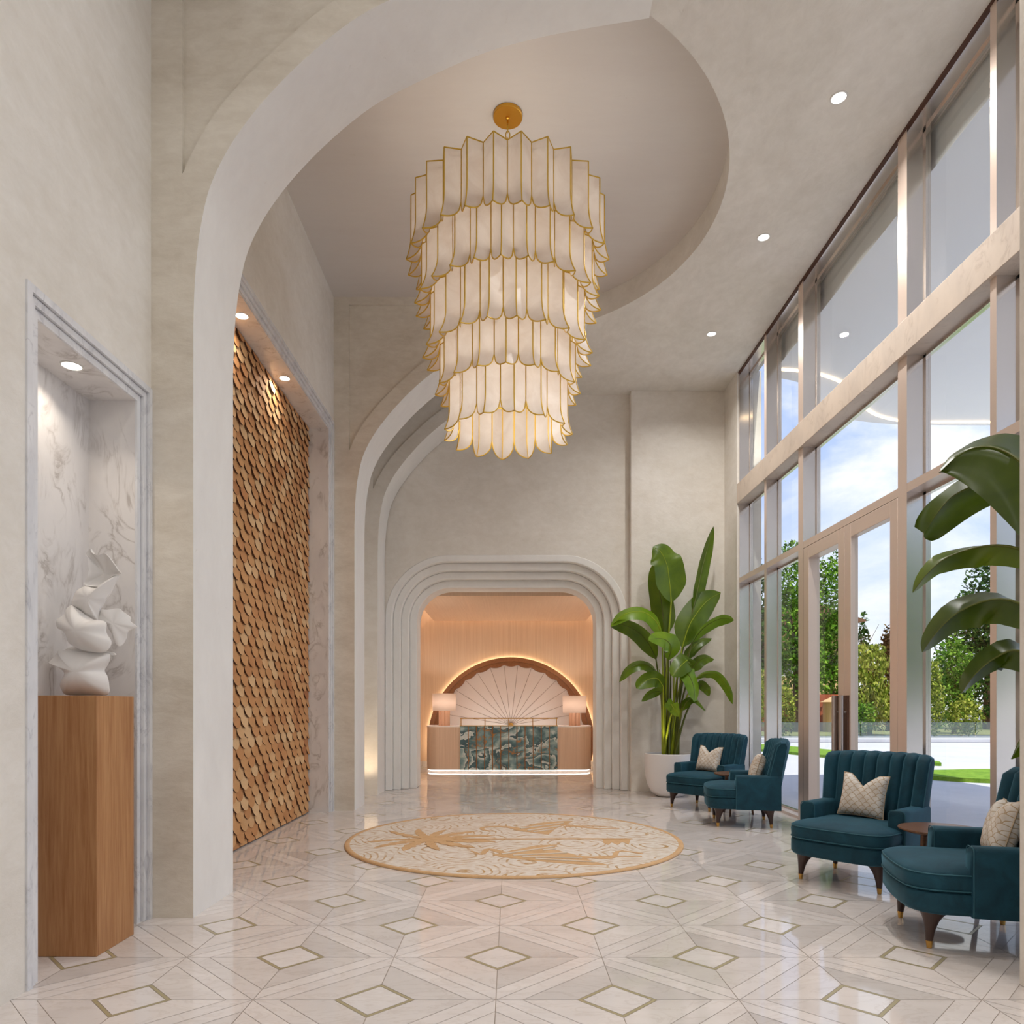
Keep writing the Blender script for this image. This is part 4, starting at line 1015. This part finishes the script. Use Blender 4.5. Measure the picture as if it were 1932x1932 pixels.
# ---------------------------------------------------------------- reception desk, lamps, fan arch
def desk():
    org = (-.03, 13.95, 0)
    t = thing('reception_desk', 'curved wooden reception desk with teal marble front and brass rail', 'reception desk', org)
    y0, y1 = -.33, .42
    def side(sx):
        xi, xo = sx * .93, sx * 1.60
        pts = [(xi, y0)]; r = .28
        for i in range(11):
            a = -PI / 2 + PI / 2 * i / 10; pts.append((sx * (1.60 - r + r * math.cos(a)), y0 + r + r * math.sin(a)))
        pts += [(xo, y1), (xi, y1)]; return pts
    for sx in (1, -1):
        obj('wood_cabinet', MB().poly(side(sx), 'Z', .045, .865), M_DESKW, t, smooth=35)
        obj('counter_top', MB().poly([(x * 1.004, y) for x, y in side(sx)], 'Z', .865, .887), M_FAN, t, smooth=35, bevel=.003)
        obj('plinth', MB().poly([(x - sx * .03 if abs(x) > 1 else x, y + .03) for x, y in side(sx)], 'Z', 0, .032), M_FAN, t, smooth=35)
        obj('light_strip', MB().poly([(x - sx * .02 if abs(x) > 1 else x, y + .02) for x, y in side(sx)], 'Z', .032, .045), M_LEDD, t, smooth=35)
    obj('plinth', MB().box(-.93, .93, y0 + .0, y1, 0, .032), M_FAN, t, smooth=0)
    obj('light_strip', MB().box(-.93, .93, y0 - .01, y1, .032, .045), M_LEDD, t, smooth=0)
    obj('marble_front', MB().box(-.93, .93, y0 - .03, y0 + .05, .045, .882), M_ONYX, t, smooth=0)
    obj('work_top', MB().box(-.93, .93, y0 + .05, y1, .80, .86), M_DESKW, t, smooth=0)
    for k in range(11):
        x = -.93 + 1.86 * (k + 1) / 12
        obj('brass_strip', MB().box(x - .007, x + .007, y0 - .036, y0 - .029, .045, .882), M_BRONZE, t, smooth=0)
    obj('brass_edge', MB().box(-.94, .94, y0 - .04, y0 + .06, .882, .90), M_BRASS, t, smooth=0)
    obj('rail', MB().tube([(-.935, y0, 1.035), (.935, y0, 1.035)], .011, 10), M_BRASS, t)
    for k in range(5):
        x = -.915 + 1.83 * k / 4; obj('rail_post', MB().tube([(x, y0, .9), (x, y0, 1.03)], .008, 8), M_BRASS, t)
desk()
def table_lamp(loc, label, hs):
    t = thing('table_lamp', label, 'table lamp', loc, 0, 'lamps on the reception desk')
    for k in range(7):
        a = 2 * PI * k / 7
        obj('base_column', MB().lathe([(.036, 0), (.036, hs + .02)], 16, (.078 * math.cos(a), .078 * math.sin(a), 0)), M_LBASE, t)
    obj('stem', MB().tube([(0, 0, 0), (0, 0, hs + .1)], .012, 8), M_BRASS, t)
    obj('lamp_shade', MB().lathe([(.225, hs), (.232, hs + .335)], 48, cap0=False, cap1=False), M_LSH, t, smooth=60, solid=.003)
    light('lamp_bulb', 'POINT', (loc[0], loc[1], loc[2] + hs + .17), 13.0, (1, .93, .87), .05)
table_lamp((-1.30, 13.95, .888), 'cylinder-shade table lamp with clustered pink column base on the left end of the desk', .29)
table_lamp((1.255, 13.95, .888), 'cylinder-shade table lamp with clustered pink column base on the right end of the desk', .245)
def fan_arch():
    xc, zc, yw = .01, .566, 14.85
    org = (xc, yw, zc)
    t = thing('arch_mirror', 'wooden arch with scalloped edge around a pink fan panel behind the desk', 'wall panel', org)
    def half(R0, R1, n=60): # ring sector from floor level up
        a0 = math.asin((.02 - zc) / R1) if False else -math.asin((zc - .14) / R1)
        out = [(R1 * math.cos(a0 + (PI - 2 * a0) * i / n), R1 * math.sin(a0 + (PI - 2 * a0) * i / n)) for i in range(n + 1)]
        inn = [(R0 * math.cos(a0 + (PI - 2 * a0) * i / n), R0 * math.sin(a0 + (PI - 2 * a0) * i / n)) for i in range(n + 1)]
        return out + inn[::-1]
    obj('outer_band', MB().poly(half(1.625, 1.71), 'Y', -.20, -.07), M_ARCHW, t, smooth=30)
    # scalloped band
    out, inn = [], []
    da = math.radians(10.65); a0 = -math.asin((zc - .14) / 1.63); n = 240
    for i in range(n + 1):
        a = a0 + (PI - 2 * a0) * i / n
        ph = ((a - PI / 2) / da + .5) % 1.0
        r = 1.56 - .038 * math.sin(PI * ph)
        out.append((1.63 * math.cos(a), 1.63 * math.sin(a))); inn.append((r * math.cos(a), r * math.sin(a)))
    obj('scalloped_band', MB().poly(out + inn[::-1], 'Y', -.14, -.06), M_ARCHW, t, smooth=30)
    pan = [(1.60 * math.cos(a0 + (PI - 2 * a0) * i / 60), 1.60 * math.sin(a0 + (PI - 2 * a0) * i / 60)) for i in range(61)]
    obj('fan_panel', MB().poly(pan, 'Y', -.075, -.06), M_FAN, t, smooth=30)
    hub = Vector((0, -.0775, .875 - zc))
    ln = MB()
    for k in range(-9, 10):
        a = PI / 2 + da * (k - .5); e = Vector((1.56 * math.cos(a), -.0775, 1.56 * math.sin(a)))
        if e.z < hub.z + .02: continue
        ln.tube([hub, e], .0045, 4)
    obj('fan_lines', ln, M_FANL, t, smooth=0)
    hb = obj('brass_hub', MB().lathe([(.05, 0), (.05, .03), (.03, .035)], 24), M_BRASS, t)
    hb.rotation_euler = (PI / 2, 0, 0); hb.location = hub
    ring_ = [(1.685 * math.cos(a0 + (PI - 2 * a0) * i / 80), -.04, 1.685 * math.sin(a0 + (PI - 2 * a0) * i / 80)) for i in range(81)]
    obj('halo_strip', MB().tube(ring_, .012, 6), emit('led_halo', (1, .82, .56, 1), 13.0), t)
    obj('backing', MB().poly([(x * .985, z * .985) for x, z in pan], 'Y', -.06, -.002), M_ARCHW, t, smooth=30)
fan_arch()
light('side_bay_uplight', 'AREA', (-2.0, 9.82, .03), 2.0, (1, .76, .5), .12, rot=(PI, 0, 0), spread=1.6)
# ---------------------------------------------------------------- outdoors
struct('ground', MB().box(XG + .04, 90, -40, 27.6, -.2, -.012), M_PAVE, smooth=0)
tag(obj('road', MB().box(-40, 120, 27.6, 90, -.25, -.03), M_ROAD, smooth=0), 'grey road and verge beyond the glass railing', 'road', kind='structure')
obj_l = obj('verge', MB().poly([(5, 31.5), (14.8, 31.2), (15.6, 33.0), (30, 31.5), (60, 32), (60, 60), (5, 60)], 'Z', -.03, .0), M_LAWN, smooth=0); obj_l['kind'] = 'structure'
def strip(c_, w, n=60):
    c_ = cat_rom([Vector((x, y, 0)) for x, y in c_], 10); a, b = [], []
    for i, p in enumerate(c_):
        tg = (c_[min(i + 1, len(c_) - 1)] - c_[max(i - 1, 0)]).normalized(); nn = Vector((-tg.y, tg.x, 0)); t_ = i / (len(c_) - 1)
        ww = w * (math.sin(PI * t_) ** .5 + .02)
        a.append(((p + nn * ww).x, (p + nn * ww).y)); b.append(((p - nn * ww).x, (p - nn * ww).y))
    return a + b[::-1]
s1 = strip([(6.9, 25.0), (7.6, 22.0), (8.4, 18.5), (9.2, 15.2)], .85)
s2 = strip([(7.1, 13.0), (8.4, 12.6), (10.0, 12.7), (13.5, 12.9)], 1.05)
tag(obj('grass', MB().poly(s1, 'Z', -.012, .06), M_GRASS, smooth=0), 'long curved strip of green turf in the white forecourt seen through the far windows', 'grass', kind='stuff')
tag(obj('grass', MB().poly(s2, 'Z', -.012, .06), M_GRASS, smooth=0), 'lens-shaped patch of green turf outside, behind the armchair before the doors', 'grass', kind='stuff')
tag(obj('grass', MB().box(9, 40, 26.2, 26.8, -.012, .03), M_GRASS, smooth=0), 'thin straight line of turf in front of the glass railing', 'grass', kind='stuff')
tag(obj('kerb', MB().box(4.5, 60, 25.3, 25.9, -.012, .12), M_PAVE, smooth=0, bevel=.02), 'low white kerb crossing the forecourt', 'kerb')
t = thing('glass_railing', 'low tinted glass railing on a white base at the far side of the forecourt', 'railing', (20, 27.2, 0))
obj('base', local(MB().box(4.5, 60, 27.0, 27.4, -.012, .12), (20, 27.2, 0)), M_PAVE, t, smooth=0)
for k in range(18):
    x0 = 4.6 + k * 2.2; obj('glass_panel', local(MB().box(x0, x0 + 2.17, 27.19, 27.21, .12, .67), (20, 27.2, 0)), M_TINT, t, smooth=0)
# canopy over the entrance
edge = [(3.42, 9.36), (3.60, 9.42), (3.9, 9.56), (4.22, 9.92), (4.55, 10.38), (5.0, 10.70), (5.66, 10.90), (6.4, 10.97), (8.0, 10.99)]
edge = [(p.x, p.y) for p in cat_rom([Vector((x, y, 0)) for x, y in edge], 6)]
t = thing('entrance_canopy', 'white entrance canopy with curved edge seen through the upper windows', 'canopy', (5, 5, 5.6))
obj('soffit', local(MB().poly([(3.42, -8)] + edge + [(8.0, -8)], 'Z', 5.6, 6.0), (5, 5, 5.6)), M_CANW, t, smooth=30)
ledp = [Vector((x, y, 5.588)) for x, y in ((3.46, 9.14), (3.72, 9.18), (3.98, 9.25), (4.44, 9.52), (4.80, 9.93), (5.16, 10.33), (5.46, 10.58), (5.85, 10.76), (6.37, 10.83), (7.1, 10.83), (7.8, 10.83))]
obj('light_strip', local(MB().tube(cat_rom(ledp, 6), .016, 6), (5, 5, 5.6)), M_LEDC, t)
# trees and shrubs
def crown(blobs, n, size, seed, droop=0.0, mat=M_TL1, sh=.55):
    rnd = random.Random(seed); mb = MB()
    tot = sum(b[3] * b[4] for b in blobs)
    for (x, y, z, rx, rz) in blobs:
        m = int(n * rx * rz / tot)
        for _ in range(m):
            while True:
                u = Vector((rnd.uniform(-1, 1), rnd.uniform(-1, 1), rnd.uniform(-1, 1)))
                if .12 < u.length < 1: break
            u = u.normalized() * (u.length ** sh)
            k = 1 + .22 * math.sin(u.x * 7 + seed) * math.sin(u.z * 6 + seed * 2) + .12 * rnd.uniform(-1, 1)
            p = Vector((x + u.x * rx * k, y + u.y * rx * k, z + u.z * rz * k))
            a = Vector((rnd.uniform(-1, 1), rnd.uniform(-1, 1), rnd.uniform(-1, 1) - droop)).normalized()
            b = a.orthogonal().normalized(); b.rotate(Matrix.Rotation(rnd.uniform(0, 6.28), 3, a))
            s = size * rnd.uniform(.6, 1.3)
            mb.add([p - b * s * .32, p + a * s * .55 - b * s * .3, p + a * s * 1.1, p + a * s * .5 + b * s * .34], [(0, 1, 2, 3)])
    return mb
def tree(name, label, cat, x, y, blobs, n, size, mat, trunk, seed, group, droop=0.0):
    t = thing(name, label, cat, (x, y, 0), 0, group)
    if trunk:
        mbt = MB().tube([(0, 0, 0), (.08, 0, trunk[1] * .5), (0, .05, trunk[1])], [trunk[0], trunk[0] * .8, trunk[0] * .45], 9)
        for k in range(3):
            a = k * 2.1 + seed; mbt.tube([(0, 0, trunk[1] * .75), (math.cos(a) * trunk[1] * .15, math.sin(a) * trunk[1] * .15, trunk[1] * 1.05)], [trunk[0] * .4, trunk[0] * .15], 6)
        obj('trunk', mbt, M_BARK, t)
    obj('foliage', crown(blobs, n, size, seed, droop, mat), mat, t, smooth=0, recalc=False)
TG, BG = 'trees beyond the glass railing', 'shrubs beyond the glass railing'
def ptree(name, label, cat, px, Y, blobs, n, size, mat, trunk, seed, group, droop=0.0):
    k = Y / 34
    bl = [(x * k, y * k, 1.25 + (z - 1.25) * k, rx * k, rz * k) for x, y, z, rx, rz in blobs]
    tree(name, label, cat, (px - CX) / F * Y, Y, bl, n, size * k, mat, trunk, seed, group, droop)
ptree('leafy_tree', 'dark leafy tree seen through the farthest narrow window', 'tree', 1424, 31.8, [(0, 0, 5.4, .9, 2.6), (-.3, 0, 3.2, .8, 1.5)], 3400, .19, M_TL3, (.16, 4), 1, TG)
ptree('leafy_tree', 'tall bright green tree seen left of the glass doors', 'tree', 1500, 36, [(0, 0, 7.3, 1.1, 1.9), (-.2, 0, 5.0, 1.3, 2.0), (.3, 0, 3.0, 1.1, 1.4), (.5, 0, 4.0, .8, 1.5)], 6500, .19, M_TL1, (.2, 5.5), 2, TG)
ptree('leafy_tree', 'green tree with open crown seen through the left glass door', 'tree', 1568, 40.5, [(0, 0, 6.4, .7, 2.1), (.1, 0, 4.2, .85, 1.5), (.1, 0, 2.6, .75, 1.0)], 4200, .18, M_TL1, (.15, 4.8), 3, TG)
ptree('conifer', 'thin spindly conifer top rising above the weeping tree', 'tree', 1629, 48, [(0, 0, 5.3, .12, .6), (0, 0, 4.6, .28, .5), (0, 0, 3.9, .5, .5)], 420, .17, M_TL3, (.06, 6.5), 4, TG, .6)
ptree('weeping_tree', 'yellow-green weeping tree seen through the right glass door', 'tree', 1640, 32.2, [(0, 0, 3.4, .8, .9), (-.2, 0, 2.2, .9, 1.1), (.3, 0, 1.4, .8, .9)], 4200, .17, M_TL2, (.12, 3), 5, TG, 2.4)
ptree('cypress', 'dark brown cypress at the right side of the glass doors', 'tree', 1676, 37.5, [(.0, 0, 2.2, .5, 2.2), (.05, 0, 4.0, .28, 1.0)], 2600, .17, M_TL4, (.1, 2), 6, TG)
ptree('leafy_tree', 'big dark tree behind the arching leaves at the right', 'tree', 1862, 40, [(.2, 0, 6.0, 1.3, 2.6), (-.9, 0, 4.0, 1.2, 2.0), (.2, 0, 2.6, 1.8, 2.1), (1.2, 0, 4.6, 1.5, 2.4)], 9000, .2, M_TL3, (.24, 5), 7, TG)
ptree('leafy_tree', 'lighter tree left of the big dark tree at the right', 'tree', 1800, 33.5, [(0, 0, 2.9, .9, 1.6), (-.2, 0, 1.6, 1.0, 1.3)], 3800, .17, M_TL1, (.12, 3), 8, TG)
ptree('shrub', 'bright yellow-green shrub in the farthest narrow window', 'shrub', 1420, 29.6, [(0, 0, 1.4, .7, 1.4), (.1, 0, 2.4, .5, .9)], 2400, .14, M_TL2, None, 9, BG)
ptree('shrub', 'yellow-green shrub in the second narrow window', 'shrub', 1480, 30.2, [(0, 0, 1.1, .5, 1.2)], 1300, .14, M_TL2, None, 10, BG)
ptree('shrub', 'bright green shrub at the left edge of the wide window by the right doors', 'shrub', 1757, 30.0, [(0, 0, 1.4, .55, 1.5), (.1, 0, 2.6, .35, .9)], 2000, .14, M_TL2, None, 11, BG)
ptree('shrub', 'low yellow shrub under the big dark tree', 'shrub', 1822, 30.4, [(0, 0, .8, .7, .9)], 1300, .14, M_TL2, None, 12, BG)
ptree('shrub', 'low green shrub under the weeping tree', 'shrub', 1622, 29.4, [(0, 0, .7, .6, .8)], 1200, .14, M_TL1, None, 13, BG)
for i_, (x_, y_, sd_) in enumerate(((12.5, -13, 21), (17, -19, 22), (9.0, -24.5, 23), (22, -14, 24), (20, -28, 25))):
    tree('leafy_tree', 'street tree beside the building, mirrored in the metal window posts', 'tree', x_, y_, [(0, 0, 5.6, 2.2, 2.4), (.8, 0, 3.2, 2.2, 2.2), (-.8, .4, 3.4, 2.0, 2.2)], 2600, .34, M_TL1, (.2, 4), sd_, 'street trees mirrored in the posts')
# house and red wall behind the trees
t = thing('house', 'house with overhanging roof half hidden behind the trees', 'house', (19.6, 47, 0))
obj('wall', MB().box(-3.2, 1.6, -2, 2, 0, 6.2), M_HOUSE, t, smooth=0)
obj('roof', MB().poly([(-4.4, 6.2), (2.4, 6.55), (2.4, 6.65), (-1.0, 7.8), (-4.4, 6.6)], 'Y', -3, 3), M_ROOF, t, smooth=0)
for x in (-2.2, .2):
    f = obj('window_frame', MB().box(x - .5, x + .5, -2.04, -1.99, 3.2, 4.6), M_CANW, t, smooth=0); obj('pane', MB().box(x - .42, x + .42, -2.05, -2.03, 3.28, 4.52), M_ROAD, f, smooth=0)
tag(obj('garden_wall', MB().box(12.4, 17.2, 36.6, 36.9, 0, 1.9), M_RED, smooth=0), 'red-brown garden wall behind the tree trunks', 'wall')
tag(obj('shed', MB().box(15.9, 17.0, 35.2, 36.2, 0, 1.5).poly([(15.8, 1.5), (17.1, 1.5), (16.45, 1.8)], 'Y', 35.1, 36.3), M_HOUSE, smooth=0), 'small pale yellow shed seen through the left glass door', 'shed')
# ---------------------------------------------------------------- daylight
sun = bpy.data.lights.new('sun', 'SUN'); so = bpy.data.objects.new('sun', sun); COL.objects.link(so)
sun.energy = 4.4; sun.angle = .012; sun.color = (1, .95, .86)
so.rotation_euler = Vector((-.07, .36, -.93)).to_track_quat('-Z', 'Y').to_euler()
w = bpy.data.worlds.new('sky'); S.world = w; w.use_nodes = True; nt = w.node_tree; nt.nodes.clear()
out = N(nt, 'ShaderNodeOutputWorld'); bg = N(nt, 'ShaderNodeBackground'); L(nt, bg.outputs[0], out.inputs[0])
tc = N(nt, 'ShaderNodeTexCoord'); sp = N(nt, 'ShaderNodeSeparateXYZ'); L(nt, tc.outputs['Generated'], sp.inputs[0])
sky = ramp(nt, sp.outputs[2], [(0.0, lin(226, 234, 252)), (.16, lin(204, 220, 255)), (.36, lin(182, 204, 252)), (.9, lin(140, 172, 240))])
mp = N(nt, 'ShaderNodeMapping'); mp.inputs['Scale'].default_value = (1, 1, 1.9); mp.inputs['Location'].default_value = (3.1, .4, 0); L(nt, tc.outputs['Generated'], mp.inputs[0])
cl = noise(nt, mp.outputs[0], 3.2, 9, .58, .3)
cf = ramp(nt, cl, [(.47, 0.0), (.62, 1.0)])
L(nt, mixc(nt, cf, sky, (1.0, 1.0, 1.0, 1)), bg.inputs[0]); bg.inputs[1].default_value = 1.0
